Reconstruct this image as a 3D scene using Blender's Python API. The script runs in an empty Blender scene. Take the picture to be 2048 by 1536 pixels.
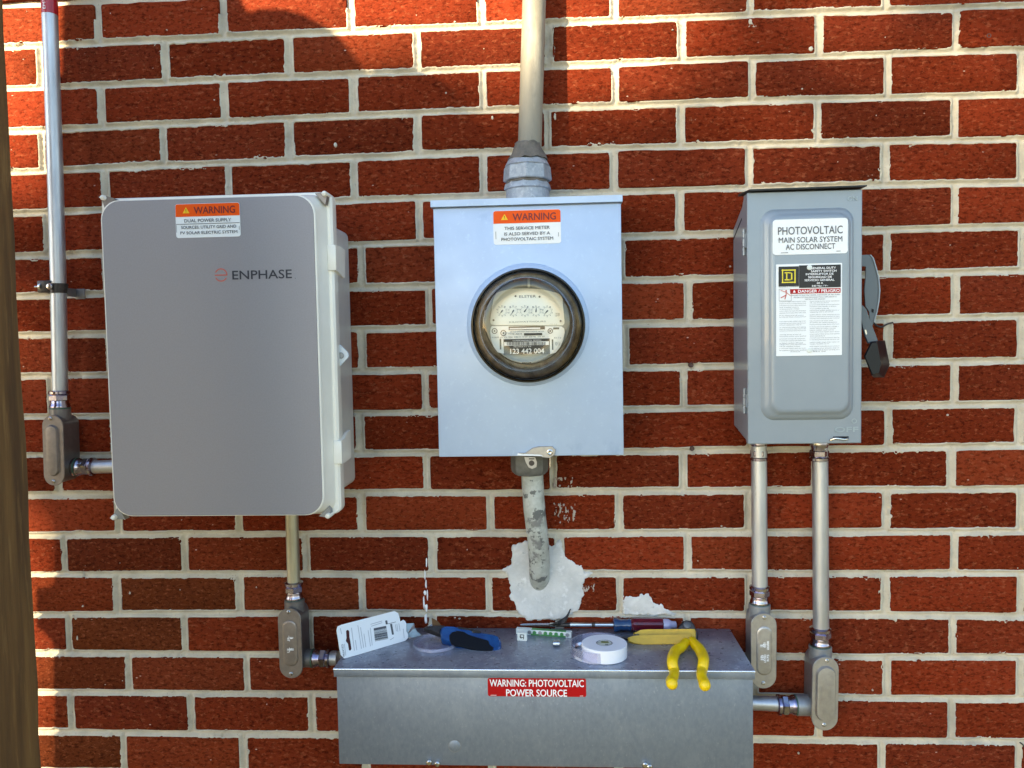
import bpy, bmesh, math, random
import numpy as np
from mathutils import Vector, Matrix, noise as mnoise
random.seed(7); rng = np.random.default_rng(7)
sc = bpy.context.scene
COL = sc.collection
ZG = 2.05                      # height of brick course datum above the ground
# ---------------------------------------------------------------- camera
F_PX = 1562.3
CAM = Vector((0.738, -1.25747, -0.50415 + ZG))
cam_d = bpy.data.cameras.new('camera'); cam_o = bpy.data.objects.new('camera', cam_d); COL.objects.link(cam_o)
cam_o.location = CAM; cam_o.rotation_euler = (1.52013683, 0.01877119, 0.0581988)
cam_d.sensor_width = 36.0; cam_d.lens = 36.0 * F_PX / 2048.0; cam_d.clip_start = 0.02; cam_d.clip_end = 400
sc.camera = cam_o
# ---------------------------------------------------------------- light
SUN_AZ = math.radians(38); SUN_EL = math.radians(20)      # left of the wall's normal / above horizon
SUN = Vector((-math.sin(SUN_AZ) * math.cos(SUN_EL), -math.cos(SUN_AZ) * math.cos(SUN_EL), math.sin(SUN_EL)))
world = bpy.data.worlds.new('World'); sc.world = world; world.use_nodes = True
wn = world.node_tree.nodes; wl = world.node_tree.links
sky = wn.new('ShaderNodeTexSky'); sky.sky_type = 'NISHITA'; sky.sun_disc = False
sky.sun_elevation = SUN_EL; sky.sun_rotation = math.pi + SUN_AZ; sky.dust_density = 0.3; sky.ozone_density = 1.2
wn['Background'].inputs['Strength'].default_value = 0.085
wl.new(sky.outputs[0], wn['Background'].inputs['Color'])
sun_d = bpy.data.lights.new('sun', 'SUN'); sun_d.energy = 4.0; sun_d.angle = math.radians(0.5); sun_d.color = (1.0, 0.82, 0.52)
sun_o = bpy.data.objects.new('sun', sun_d); COL.objects.link(sun_o)
sun_o.rotation_euler = SUN.to_track_quat('Z', 'Y').to_euler(); sun_o.location = SUN * 10
sc.view_settings.view_transform = 'Standard'; sc.view_settings.look = 'None'; sc.view_settings.gamma = 1
sc.view_settings.use_curve_mapping = False; sc.view_settings.exposure = 2.45
# ---------------------------------------------------------------- survey helpers
RM = cam_o.rotation_euler.to_matrix()
def ray(px, py): return RM @ Vector(((px - 1024) / F_PX, -(py - 768) / F_PX, -1.0))
def W(px, py, d=0.0):                       # the surveyed point seen at (px,py), d metres in front of the wall
    r = ray(px, py); t = (-d - CAM.y) / r.y; return CAM + r * t
def WZ(px, py, z):
    r = ray(px, py); t = (z - CAM.z) / r.z; return CAM + r * t
def WP(px, py, p0, n):
    r = ray(px, py); t = (Vector(p0) - CAM).dot(n) / r.dot(n); return CAM + r * t
def msz(d): return (1.25747 - d) / F_PX     # metres per pixel at depth d
def lin(*c): return tuple((x / 255 / 12.92 if x / 255 <= .04045 else ((x / 255 + .055) / 1.055) ** 2.4) for x in c) + (1.0,)
# ---------------------------------------------------------------- materials
MATS = {}
def mat(name, color, rough=.6, metal=0., c2=None, nscale=30., ncontrast=(.35, .65), bump=0., bscale=200., bdist=.001,
        rough2=None, spec=.5, trans=0., alpha=1., coat=0., stretch=(1, 1, 1), layers=None, vcol=False):
    if name in MATS: return MATS[name]
    m = bpy.data.materials.new(name); m.use_nodes = True; MATS[name] = m
    nt = m.node_tree; N = nt.nodes; L = nt.links; b = N['Principled BSDF']
    b.inputs['Base Color'].default_value = color; b.inputs['Roughness'].default_value = rough; b.inputs['Metallic'].default_value = metal
    b.inputs['Specular IOR Level'].default_value = spec; b.inputs['Coat Weight'].default_value = coat; b.inputs['Alpha'].default_value = alpha
    b.inputs['Transmission Weight'].default_value = trans
    g = N.new('ShaderNodeNewGeometry'); mp = N.new('ShaderNodeMapping'); mp.inputs['Scale'].default_value = stretch
    L.new(g.outputs['Position'], mp.inputs['Vector'])
    def noi(scale, det=5, rgh=.6):
        t = N.new('ShaderNodeTexNoise'); t.inputs['Scale'].default_value = scale; t.inputs['Detail'].default_value = det; t.inputs['Roughness'].default_value = rgh
        L.new(mp.outputs[0], t.inputs['Vector']); return t
    def ramp(src, lo, hi):
        r = N.new('ShaderNodeMapRange'); r.inputs['From Min'].default_value = lo; r.inputs['From Max'].default_value = hi
        L.new(src, r.inputs['Value']); return r.outputs[0]
    cur = None
    if c2 is not None:
        t = noi(nscale); f = ramp(t.outputs[0], *ncontrast)
        mx = N.new('ShaderNodeMix'); mx.data_type = 'RGBA'; mx.inputs['A'].default_value = color; mx.inputs['B'].default_value = c2
        L.new(f, mx.inputs['Factor']); cur = mx.outputs['Result']
    for (lc, ls, lo, hi) in (layers or []):
        t = noi(ls, 6, .65); f = ramp(t.outputs[0], lo, hi)
        mx = N.new('ShaderNodeMix'); mx.data_type = 'RGBA'; mx.inputs['A'].default_value = color; mx.inputs['B'].default_value = lc
        if cur: L.new(cur, mx.inputs['A'])
        L.new(f, mx.inputs['Factor']); cur = mx.outputs['Result']
    if cur: L.new(cur, b.inputs['Base Color'])
    if rough2 is not None:
        t = noi(nscale * 1.7); f = ramp(t.outputs[0], .35, .65)
        mr = N.new('ShaderNodeMix'); mr.data_type = 'FLOAT'; mr.inputs['A'].default_value = rough; mr.inputs['B'].default_value = rough2
        L.new(f, mr.inputs['Factor']); L.new(mr.outputs[0], b.inputs['Roughness'])
    if bump:
        t = noi(bscale, 6, .65); bp = N.new('ShaderNodeBump'); bp.inputs['Strength'].default_value = bump; bp.inputs['Distance'].default_value = bdist
        L.new(t.outputs[0], bp.inputs['Height']); L.new(bp.outputs[0], b.inputs['Normal'])
    return m

def brick_mat():
    m = bpy.data.materials.new('red_brick'); m.use_nodes = True; nt = m.node_tree; N = nt.nodes; L = nt.links; b = N['Principled BSDF']
    b.inputs['Roughness'].default_value = .92; b.inputs['Specular IOR Level'].default_value = .05
    g = N.new('ShaderNodeNewGeometry'); oi = N.new('ShaderNodeObjectInfo')
    mp = N.new('ShaderNodeMapping'); mp.inputs['Scale'].default_value = (.55, 1, 1); L.new(g.outputs['Position'], mp.inputs['Vector'])
    add = N.new('ShaderNodeVectorMath'); add.operation = 'ADD'
    sc_ = N.new('ShaderNodeVectorMath'); sc_.operation = 'SCALE'; sc_.inputs['Scale'].default_value = 3.0
    L.new(oi.outputs['Location'], sc_.inputs[0]); L.new(mp.outputs[0], add.inputs[0]); L.new(sc_.outputs[0], add.inputs[1])
    def noi(s, d=5, r=.6):
        t = N.new('ShaderNodeTexNoise'); t.inputs['Scale'].default_value = s; t.inputs['Detail'].default_value = d; t.inputs['Roughness'].default_value = r
        L.new(add.outputs[0], t.inputs['Vector']); return t.outputs[0]
    def rng_(src, a, c, o0=0., o1=1.):
        r = N.new('ShaderNodeMapRange'); r.inputs['From Min'].default_value = a; r.inputs['From Max'].default_value = c
        r.inputs['To Min'].default_value = o0; r.inputs['To Max'].default_value = o1; L.new(src, r.inputs['Value']); return r.outputs[0]
    def mix(a, bb, f, mode='MIX'):
        mx = N.new('ShaderNodeMix'); mx.data_type = 'RGBA'; mx.blend_type = mode
        for k, v in (('A', a), ('B', bb)):
            if isinstance(v, tuple): mx.inputs[k].default_value = v
            else: L.new(v, mx.inputs[k])
        if isinstance(f, float): mx.inputs['Factor'].default_value = f
        else: L.new(f, mx.inputs['Factor'])
        return mx.outputs['Result']
    base = oi.outputs['Color']
    c = mix(base, (.55, .50, .48, 1), rng_(noi(9, 3), .35, .7, 0., .42), 'MULTIPLY')          # broad clouding
    c = mix(c, (.36, .28, .24, 1), rng_(noi(200, 5, .75), .49, .62, 0., .85), 'MULTIPLY')       # pits
    c = mix(c, (.42, .13, .055, 1), rng_(noi(170, 4, .75), .54, .68, 0., .42))                  # pale grit
    v = N.new('ShaderNodeTexVoronoi'); v.inputs['Scale'].default_value = 95; v.inputs['Randomness'].default_value = 1.0
    L.new(add.outputs[0], v.inputs['Vector'])
    fl = rng_(v.outputs['Distance'], .06, .11, 1., 0.)
    sel = rng_(noi(60, 2), .60, .64); ml = N.new('ShaderNodeMath'); ml.operation = 'MULTIPLY'; L.new(fl, ml.inputs[0]); L.new(sel, ml.inputs[1])
    c = mix(c, (.50, .36, .28, 1), ml.outputs[0])                                            # pale specks
    L.new(c, b.inputs['Base Color'])
    h1 = noi(190, 6, .8); h2 = noi(75, 4, .6)
    bp = N.new('ShaderNodeBump'); bp.inputs['Strength'].default_value = 1.0; bp.inputs['Distance'].default_value = .0032; L.new(h1, bp.inputs['Height'])
    bp2 = N.new('ShaderNodeBump'); bp2.inputs['Strength'].default_value = .8; bp2.inputs['Distance'].default_value = .003; L.new(h2, bp2.inputs['Height'])
    L.new(bp.outputs[0], bp2.inputs['Normal']); L.new(bp2.outputs[0], b.inputs['Normal'])
    return m
M_BRICK = brick_mat()
M_MORTAR = mat('lime_mortar', (.60, .54, .425, 1), .92, c2=(.48, .43, .34, 1), nscale=28, bump=.8, bscale=420, bdist=.0015, spec=.2,
               layers=[((.30, .26, .20, 1), 260, .60, .75), ((.37, .34, .28, 1), 6, .55, .70)])
M_PATCH = mat('white_cement', (.66, .65, .62, 1), .85, c2=(.50, .50, .48, 1), nscale=30, bump=1.0, bscale=150, bdist=.0022, spec=.25,
              layers=[((.76, .75, .73, 1), 60, .55, .7), ((.34, .34, .34, 1), 75, .64, .72)])
M_ZINC = mat('galvanised_sheet', (.245, .285, .345, 1), .42, .7, c2=(.205, .24, .30, 1), nscale=170, rough2=.56, bump=.12, bscale=90, bdist=.0006,
             layers=[((.29, .33, .39, 1), 19, .52, .75), ((.15, .17, .22, 1), 11, .60, .85), ((.33, .37, .43, 1), 330, .60, .72)], stretch=(1, 1, .55))
M_ZINCTOP = mat('galvanised_lid', (.30, .34, .41, 1), .26, .50, c2=(.23, .25, .32, 1), nscale=55, rough2=.40, bump=.06, bscale=110, bdist=.0004,
                layers=[((.44, .48, .56, 1), 190, .54, .66), ((.19, .21, .26, 1), 14, .58, .72)])
M_METER = mat('pale_grey_paint', (.43, .535, .69, 1), .38, .2, c2=(.39, .49, .65, 1), nscale=14, rough2=.48, bump=.08, bscale=60, bdist=.0006,
              layers=[((.33, .43, .60, 1), 13, .60, .70), ((.50, .62, .76, 1), 160, .58, .8), ((.30, .38, .52, 1), 48, .68, .74)])
M_SWITCH = mat('blue_grey_paint', (.245, .285, .32, 1), .30, .1, c2=(.23, .27, .305, 1), nscale=20, coat=.25, bump=.10, bscale=300, bdist=.0003)
M_SWITCHD = mat('dark_blue_grey_paint', (.095, .115, .13, 1), .35, .1)
M_PANEL = mat('silver_panel', (.287, .278, .292, 1), .50, .35, c2=(.27, .255, .268, 1), nscale=500, bump=.2, bscale=1500, bdist=.0002)
M_PLAS = mat('white_polycarbonate', (.84, .81, .72, 1), .30, c2=(.80, .77, .68, 1), nscale=25, bump=.05, bscale=80)
M_PLASB = mat('grey_polycarbonate', (.68, .66, .61, 1), .32, c2=(.62, .60, .55, 1), nscale=20, bump=.05, bscale=80)
M_COND = mat('galvanised_conduit', (.55, .56, .57, 1), .36, .8, c2=(.42, .43, .45, 1), nscale=60, rough2=.5, stretch=(1, 1, .15), bump=.1, bscale=150, bdist=.0004,
             layers=[((.30, .29, .27, 1), 90, .62, .75)])
M_CONDB = mat('yellowed_conduit', (.50, .46, .34, 1), .36, .8, c2=(.36, .33, .24, 1), nscale=60, rough2=.5, stretch=(1, 1, .15), bump=.1, bscale=150, bdist=.0004)
M_CHROME = mat('bright_zinc_plate', (.42, .40, .46, 1), .16, 1., c2=(.20, .17, .28, 1), nscale=60, rough2=.26, layers=[((.50, .46, .30, 1), 45, .54, .68)])
M_GASKET = mat('green_gasket', (.03, .09, .06, 1), .5)
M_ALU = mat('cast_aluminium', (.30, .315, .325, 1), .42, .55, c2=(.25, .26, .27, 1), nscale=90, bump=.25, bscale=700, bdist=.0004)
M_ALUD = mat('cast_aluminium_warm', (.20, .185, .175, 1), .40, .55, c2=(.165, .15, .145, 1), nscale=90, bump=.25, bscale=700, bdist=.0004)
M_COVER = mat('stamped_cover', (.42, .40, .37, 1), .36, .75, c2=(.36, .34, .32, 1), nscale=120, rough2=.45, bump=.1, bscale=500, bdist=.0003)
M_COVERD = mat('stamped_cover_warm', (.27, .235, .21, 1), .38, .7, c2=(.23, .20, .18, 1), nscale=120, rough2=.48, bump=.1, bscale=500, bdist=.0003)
M_HUB = mat('weathered_zinc_casting', (.38, .41, .44, 1), .55, .35, c2=(.28, .31, .34, 1), nscale=130, bump=.4, bscale=260, bdist=.001,
            layers=[((.50, .52, .54, 1), 200, .55, .7)])
M_MAST = mat('weathered_mast_paint', (.285, .255, .19, 1), .6, .1, c2=(.225, .205, .16, 1), nscale=40, bump=.2, bscale=120, stretch=(1, 1, .3),
             layers=[((.17, .15, .115, 1), 60, .56, .72), ((.36, .33, .26, 1), 25, .55, .7)])
M_SEAL = mat('duct_sealant', (.17, .145, .115, 1), .8, c2=(.10, .09, .075, 1), nscale=80, bump=.7, bscale=120, bdist=.003)
M_OLDP = mat('peeling_pipe', (.44, .46, .42, 1), .6, .1, bump=.6, bscale=90, bdist=.0015,
             layers=[((.36, .37, .33, 1), 40, .45, .6), ((.13, .135, .13, 1), 62, .56, .60), ((.2, .2, .19, 1), 25, .60, .66)], c2=(.50, .52, .48, 1), nscale=120)
M_WHITE = mat('sticker_white', (.80, .82, .82, 1), .5, spec=.2)
M_ORANGE = mat('sticker_orange', (.80, .088, .0, 1), .5, spec=.2)
M_TYEL = mat('sticker_yellow', (.85, .50, .02, 1), .5, spec=.2)
M_RED = mat('sticker_red', (.40, .001, .003, 1), .5, spec=.2)
M_INK = mat('ink_black', (.007, .007, .008, 1), .5)
M_INKR = mat('ink_maroon', (.16, .003, .002, 1), .5)
M_INKG = mat('ink_grey', (.085, .09, .10, 1), .5)
M_INKW = mat('ink_white', (.85, .85, .85, 1), .5)
M_INKY = mat('ink_yellow', (.75, .62, .03, 1), .5)
M_LOGO = mat('ink_coral', (.52, .10, .07, 1), .5)
M_LOGOT = mat('ink_navy', (.018, .02, .03, 1), .5)
M_STBLK = mat('sticker_black', (.004, .002, .0015, 1), .4)
M_BLACK = mat('black_plastic', (.004, .005, .007, 1), .38, spec=.35, bump=.15, bscale=600, bdist=.0003)
M_RUBBER = mat('black_rubber', (.002, .003, .006, 1), .5, spec=.25)
M_DARKM = mat('dark_steel', (.045, .040, .038, 1), .40, .7, c2=(.08, .07, .065, 1), nscale=90)
M_STEEL = mat('steel', (.55, .54, .52, 1), .25, 1.)
M_BLUE = mat('blue_enamel', (.005, .042, .17, 1), .24, .3, c2=(.010, .075, .25, 1), nscale=60, coat=.4)
M_BRASSB = mat('brown_blade', (.17, .085, .03, 1), .4, .4)
M_YEL = mat('yellow_vinyl', (.80, .55, .0, 1), .38, c2=(.72, .47, .0, 1), nscale=60, spec=.5)
M_YELP = mat('yellow_paint', (.60, .38, .035, 1), .42, c2=(.50, .31, .03, 1), nscale=70, layers=[((.35, .27, .10, 1), 120, .64, .72)])
M_MAROON = mat('maroon_acetate', (.10, .006, .018, 1), .12, coat=.6, c2=(.07, .005, .016, 1), nscale=60)
M_DBLUE = mat('blue_acetate', (.006, .035, .11, 1), .12, coat=.6)
M_ACET = mat('clear_acetate', (.35, .35, .50, 1), .10, coat=.6)
M_TAPE = mat('white_vinyl_tape', (.78, .79, .82, 1), .4)
M_CARD = mat('white_card', (.82, .84, .84, 1), .4)
M_GREEN = mat('green_nylon', (.05, .22, .06, 1), .4)
M_WHITEP = mat('pale_nylon', (.66, .70, .66, 1), .35)
M_REDT = mat('red_label', (.38, .004, .012, 1), .3, coat=.3)
M_BRONZE = mat('dark_bronze_ring', (.016, .013, .010, 1), .22, .6, c2=(.035, .027, .016, 1), nscale=50)
M_FACE = mat('meter_face', (.84, .82, .72, 1), .5)
M_NAMEP = mat('meter_nameplate', (.86, .85, .80, 1), .45)
M_GREYM = mat('meter_back_grey', (.30, .32, .31, 1), .45, .3, c2=(.25, .27, .26, 1), nscale=60)
M_WOOD = mat('weathered_wood', (.165, .088, .022, 1), .8, c2=(.075, .037, .009, 1), nscale=60, stretch=(1, 1, .07), bump=.5, bscale=70, bdist=.003,
             layers=[((.07, .036, .012, 1), 12, .60, .72), ((.21, .12, .035, 1), 170, .56, .72)])
M_GROUND = mat('grass_ground', (.09, .10, .035, 1), .95, c2=(.13, .11, .06, 1), nscale=3, bump=.5, bscale=20, bdist=.03)
M_LEAF = mat('leaf_green', (.045, .085, .02, 1), .55, c2=(.075, .12, .03, 1), nscale=3)
M_BARK = mat('bark', (.10, .075, .05, 1), .9, c2=(.06, .045, .03, 1), nscale=12, bump=.8, bscale=30, bdist=.01)

def glass_mat(name, tint, refl=1.0, body=0.0, bodycol=(.6, .6, .7, 1), rough=.03):
    m = bpy.data.materials.new(name); m.use_nodes = True; N = m.node_tree.nodes; L = m.node_tree.links
    N.remove(N['Principled BSDF']); out = N['Material Output']
    tr = N.new('ShaderNodeBsdfTransparent'); tr.inputs[0].default_value = tint
    gl = N.new('ShaderNodeBsdfGlossy'); gl.inputs['Roughness'].default_value = rough; gl.inputs[0].default_value = (refl, refl, refl, 1)
    df = N.new('ShaderNodeBsdfDiffuse'); df.inputs[0].default_value = bodycol
    fr = N.new('ShaderNodeFresnel'); fr.inputs[0].default_value = 1.5
    m1 = N.new('ShaderNodeMixShader'); m1.inputs[0].default_value = body; L.new(tr.outputs[0], m1.inputs[1]); L.new(df.outputs[0], m1.inputs[2])
    m2 = N.new('ShaderNodeMixShader'); L.new(fr.outputs[0], m2.inputs[0]); L.new(m1.outputs[0], m2.inputs[1]); L.new(gl.outputs[0], m2.inputs[2])
    L.new(m2.outputs[0], out.inputs[0]); MATS[name] = m; return m
M_GLASS = glass_mat('meter_glass', (.93, .93, .90, 1))
M_SMOKE = glass_mat('meter_glass_skirt', (.80, .74, .63, 1), .45, .05, (.2, .17, .12, 1), .06)
M_CLEAR = glass_mat('clear_plastic', (.90, .90, .97, 1), 1.0, .24, (.75, .75, .95, 1), .12)
M_BAG = glass_mat('clear_film', (.8, .88, .9, 1), 1.0, .5, (.6, .74, .80, 1), .15)

# ---------------------------------------------------------------- object helpers
ORG = {}
def thing(name, label, cat, loc, group=None):
    o = bpy.data.objects.new(name, None); COL.objects.link(o); o.location = loc; o.empty_display_size = .02
    o['label'] = label; o['category'] = cat
    if group: o['group'] = group
    ORG[o.name] = Vector(loc); return o
def tag(o, label=None, cat=None, group=None, kind=None):
    for k, v in (('label', label), ('category', cat), ('group', group), ('kind', kind)):
        if v: o[k] = v
    return o
def link(name, me, m, parent=None, sharp=35, org=None):
    o = bpy.data.objects.new(name, me); COL.objects.link(o)
    if m: me.materials.append(m)
    if parent is not None:
        org = ORG[parent.name]; me.transform(Matrix.Translation(-org)); o.parent = parent; ORG[o.name] = org
    else:
        if org is not None: me.transform(Matrix.Translation(-Vector(org))); o.location = org; ORG[o.name] = Vector(org)
        else: ORG[o.name] = Vector((0, 0, 0))
    if sharp:
        me.shade_smooth(); me.set_sharp_from_angle(angle=math.radians(sharp))
    return o
def build(name, geo, m, parent=None, sharp=35, org=None):
    me = bpy.data.meshes.new(name); me.from_pydata([tuple(v) for v in geo.v], [], geo.f); me.update()
    return link(name, me, m, parent, sharp, org)
class G:
    def __init__(s): s.v = []; s.f = []
    def add(s, vs, fs):
        n = len(s.v); s.v += [Vector(v) for v in vs]; s.f += [tuple(n + i for i in f) for f in fs]; return s
    def box(s, x0, x1, y0, y1, z0, z1, b=0.0):
        if x0 > x1: x0, x1 = x1, x0
        if y0 > y1: y0, y1 = y1, y0
        if z0 > z1: z0, z1 = z1, z0
        bm = bmesh.new(); bmesh.ops.create_cube(bm, size=1)
        for v in bm.verts: v.co = ((x0 + x1) / 2 + v.co.x * (x1 - x0), (y0 + y1) / 2 + v.co.y * (y1 - y0), (z0 + z1) / 2 + v.co.z * (z1 - z0))
        if b: bmesh.ops.bevel(bm, geom=bm.edges[:], offset=b, segments=2, affect='EDGES', profile=.5)
        bm.verts.index_update(); s.add([v.co.copy() for v in bm.verts], [[v.index for v in f.verts] for f in bm.faces]); bm.free(); return s
    def loft(s, rings, cap0=True, cap1=True, closed=True):
        n = len(rings[0]); vs = [p for r in rings for p in r]; fs = []
        for k in range(len(rings) - 1):
            for i in range(n if closed else n - 1):
                j = (i + 1) % n; fs.append((k * n + i, k * n + j, (k + 1) * n + j, (k + 1) * n + i))
        if cap0: fs.append(tuple(reversed(range(n))))
        if cap1: fs.append(tuple(range((len(rings) - 1) * n, len(rings) * n)))
        return s.add(vs, fs)
    def plate(s, pts, n, th, bev=0.0):       # outline in a plane, front face at pts, extruded by th along -n
        pts = [Vector(p) for p in pts]; n = Vector(n).normalized(); c = sum(pts, Vector()) / len(pts)
        if bev:
            r = min((p - c).length for p in pts)
            inner = [c + (p - c) * (1 - min(.4, bev / max((p - c).length, 1e-5))) for p in pts]
            return s.loft([[p - n * th for p in pts], [p - n * bev for p in pts], inner])
        return s.loft([[p - n * th for p in pts], pts])
    def lathe(s, p, d, prof, seg=32, caps=True, sq=None):   # prof: (t along d, radius)
        p = Vector(p); d = Vector(d).normalized(); a = d.orthogonal().normalized(); b = d.cross(a)
        rings = [[p + d * t + (a * math.cos(2 * math.pi * i / seg) + b * math.sin(2 * math.pi * i / seg)) * r for i in range(seg)] for t, r in prof]
        return s.loft(rings, caps, caps)
    def tube(s, pts, rad, seg=16, round_end=False, flat=1.0):
        pts = [Vector(p) for p in pts]; n = len(pts)
        if not hasattr(rad, '__len__'): rad = [rad] * n
        if round_end:
            def ends(P, Q, r): 
                dd = (P - Q).normalized(); return [(P + dd * r * .95, r * .25), (P + dd * r * .72, r * .68), (P + dd * r * .38, r * .92)]
            a = ends(pts[0], pts[1], rad[0]); b = ends(pts[-1], pts[-2], rad[-1])
            pts = [x[0] for x in a] + pts + [x[0] for x in reversed(b)]; rad = [x[1] for x in a] + list(rad) + [x[1] for x in reversed(b)]; n = len(pts)
        up = None; rings = []
        for i in range(n):
            t = (pts[min(i + 1, n - 1)] - pts[max(i - 1, 0)]).normalized()
            if up is None: up = t.orthogonal().normalized()
            up = (up - t * up.dot(t)).normalized(); b = t.cross(up)
            rings.append([pts[i] + (up * math.cos(2 * math.pi * k / seg) + b * math.sin(2 * math.pi * k / seg)) * rad[i] for k in range(seg)])
        return s.loft(rings)
def smooth_path(pts, n=6):
    pts = [Vector(p) for p in pts]; P = [2 * pts[0] - pts[1]] + pts + [2 * pts[-1] - pts[-2]]; out = []
    for i in range(1, len(P) - 2):
        for k in range(n):
            t = k / n; a, b, c, d = P[i - 1], P[i], P[i + 1], P[i + 2]
            out.append(.5 * ((2 * b) + (c - a) * t + (2 * a - 5 * b + 4 * c - d) * t * t + (3 * b - a - 3 * c + d) * t ** 3))
    return out + [pts[-1]]
def rrect(x0, x1, z0, z1, r, d, seg=6):
    out = []
    if not hasattr(r, '__len__'): r = [r] * 4
    for (cx, cz, a0, rr) in ((x1, z1, 0, r[0]), (x0, z1, 90, r[1]), (x0, z0, 180, r[2]), (x1, z0, 270, r[3])):
        ox = cx - rr if cx == x1 else cx + rr; oz = cz - rr if cz == z1 else cz + rr
        for k in range(seg + 1):
            a = math.radians(a0 + 90 * k / seg); out.append(Vector((ox + rr * math.cos(a), -d, oz + rr * math.sin(a))))
    return out
def disc(cx, cz, r, d, seg=40, rz=None): return [Vector((cx + r * math.cos(2 * math.pi * i / seg), -d, cz + (rz or r) * math.sin(2 * math.pi * i / seg))) for i in range(seg)]
FRONT = Vector((0, -1, 0))
_tc = {}
def text_mesh(s):
    if s in _tc: return _tc[s]
    cu = bpy.data.curves.new('lettering', 'FONT'); cu.body = s; cu.size = 1; cu.resolution_u = 3; cu.fill_mode = 'FRONT' if hasattr(cu, 'fill_mode') else 'FRONT'
    cu.align_x = 'CENTER'
    ob = bpy.data.objects.new('lettering', cu); COL.objects.link(ob)
    bpy.context.view_layer.update(); dg = bpy.context.evaluated_depsgraph_get()
    me = bpy.data.meshes.new_from_object(ob.evaluated_get(dg)); vs = [v.co.copy() for v in me.vertices]; fs = [tuple(p.vertices) for p in me.polygons]
    bpy.data.objects.remove(ob); bpy.data.curves.remove(cu); bpy.data.meshes.remove(me)
    _tc[s] = (vs, fs); return _tc[s]
def text_geo(g, s, c, w, h, ux=Vector((1, 0, 0)), uz=Vector((0, 0, 1)), bold=0.0):
    vs, fs = text_mesh(s)
    xs = [v.x for v in vs]; ys = [v.y for v in vs]; x0, x1, y0, y1 = min(xs), max(xs), min(ys), max(ys)
    out = []
    for v in vs: out.append(c + ux * ((v.x - (x0 + x1) / 2) / (x1 - x0) * w) + uz * ((v.y - (y0 + y1) / 2) / (y1 - y0) * h))
    g.add(out, fs)
    if bold:
        for dx, dz in ((bold, 0), (-bold, 0), (0, bold), (0, -bold)):
            g.add([o + ux * dx + uz * dz + uz.cross(ux) * (-1e-5 * (1 + (dx > 0) + 2 * (dz > 0))) for o in out], fs)
def text(s, px, py, w, h, d, m, parent, name='lettering', bold=0.0, g=None):
    k = msz(d); c = W(px, py, d); own = g is None; g = g or G()
    text_geo(g, s, c, w * k, h * k, bold=bold * k)
    if own: return build(name, g, m, parent, sharp=0)
def sheet(px, py, w, h, d, th, r, m, parent, name, bev=0):
    k = msz(d); c = W(px, py, d); g = G()
    pts = rrect(c.x - w * k / 2, c.x + w * k / 2, c.z - h * k / 2, c.z + h * k / 2, r * k, d, 4)
    g.plate(pts, FRONT, th); return build(name, g, m, parent, sharp=30)
def flat(g, px, py, w, h, d, ang=0):           # a thin printed bar
    k = msz(d); c = W(px, py, d); ca, sa = math.cos(ang), math.sin(ang)
    g.add([c + Vector((ca * x - sa * z, 0, sa * x + ca * z)) * k for x, z in ((-w / 2, -h / 2), (w / 2, -h / 2), (w / 2, h / 2), (-w / 2, h / 2))], [(0, 1, 2, 3)])
def inpoly(x, z, P):
    c = np.zeros(x.shape, bool); n = len(P)
    for i in range(n):
        x0, z0 = P[i]; x1, z1 = P[(i + 1) % n]
        c ^= ((z0 > z) != (z1 > z)) & (x < (x1 - x0) * (z - z0) / (z1 - z0 + 1e-12) + x0)
    return c
def segdist(x, z, P):
    d = np.full(x.shape, 1e9); n = len(P)
    for i in range(n):
        x0, z0 = P[i]; x1, z1 = P[(i + 1) % n]; dx, dz = x1 - x0, z1 - z0; t = np.clip(((x - x0) * dx + (z - z0) * dz) / (dx * dx + dz * dz + 1e-12), 0, 1)
        d = np.minimum(d, np.hypot(x - x0 - t * dx, z - z0 - t * dz))
    return d
def vnoise(x, z, s, seed=0):                    # cheap vectorised value noise
    r = np.random.default_rng(seed); T = r.random((256, 256)); u = x * s; v = z * s
    i = np.floor(u).astype(int); j = np.floor(v).astype(int); fu = u - i; fv = v - j; fu = fu * fu * (3 - 2 * fu); fv = fv * fv * (3 - 2 * fv)
    a = T[i % 256, j % 256]; b = T[(i + 1) % 256, j % 256]; c = T[i % 256, (j + 1) % 256]; d = T[(i + 1) % 256, (j + 1) % 256]
    return (a * (1 - fu) + b * fu) * (1 - fv) + (c * (1 - fu) + d * fu) * fv
def fbm(x, z, s, seed=0): return (vnoise(x, z, s, seed) + .5 * vnoise(x, z, s * 2.1, seed + 1) + .25 * vnoise(x, z, s * 4.3, seed + 2)) / 1.75
def np_mesh(name, V, F, m, parent, smooth=True):
    me = bpy.data.meshes.new(name); me.vertices.add(len(V)); me.vertices.foreach_set('co', (V - np.array(ORG[parent.name])).astype(np.float32).ravel())
    me.loops.add(F.size); me.polygons.add(len(F)); me.loops.foreach_set('vertex_index', F.astype(np.int32).ravel())
    me.polygons.foreach_set('loop_start', np.arange(0, F.size, F.shape[1], dtype=np.int32))
    me.update(calc_edges=True); me.validate()
    if smooth: me.shade_smooth()
    o = bpy.data.objects.new(name, me); COL.objects.link(o); me.materials.append(m); o.parent = parent; ORG[o.name] = ORG[parent.name]; return o
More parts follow.
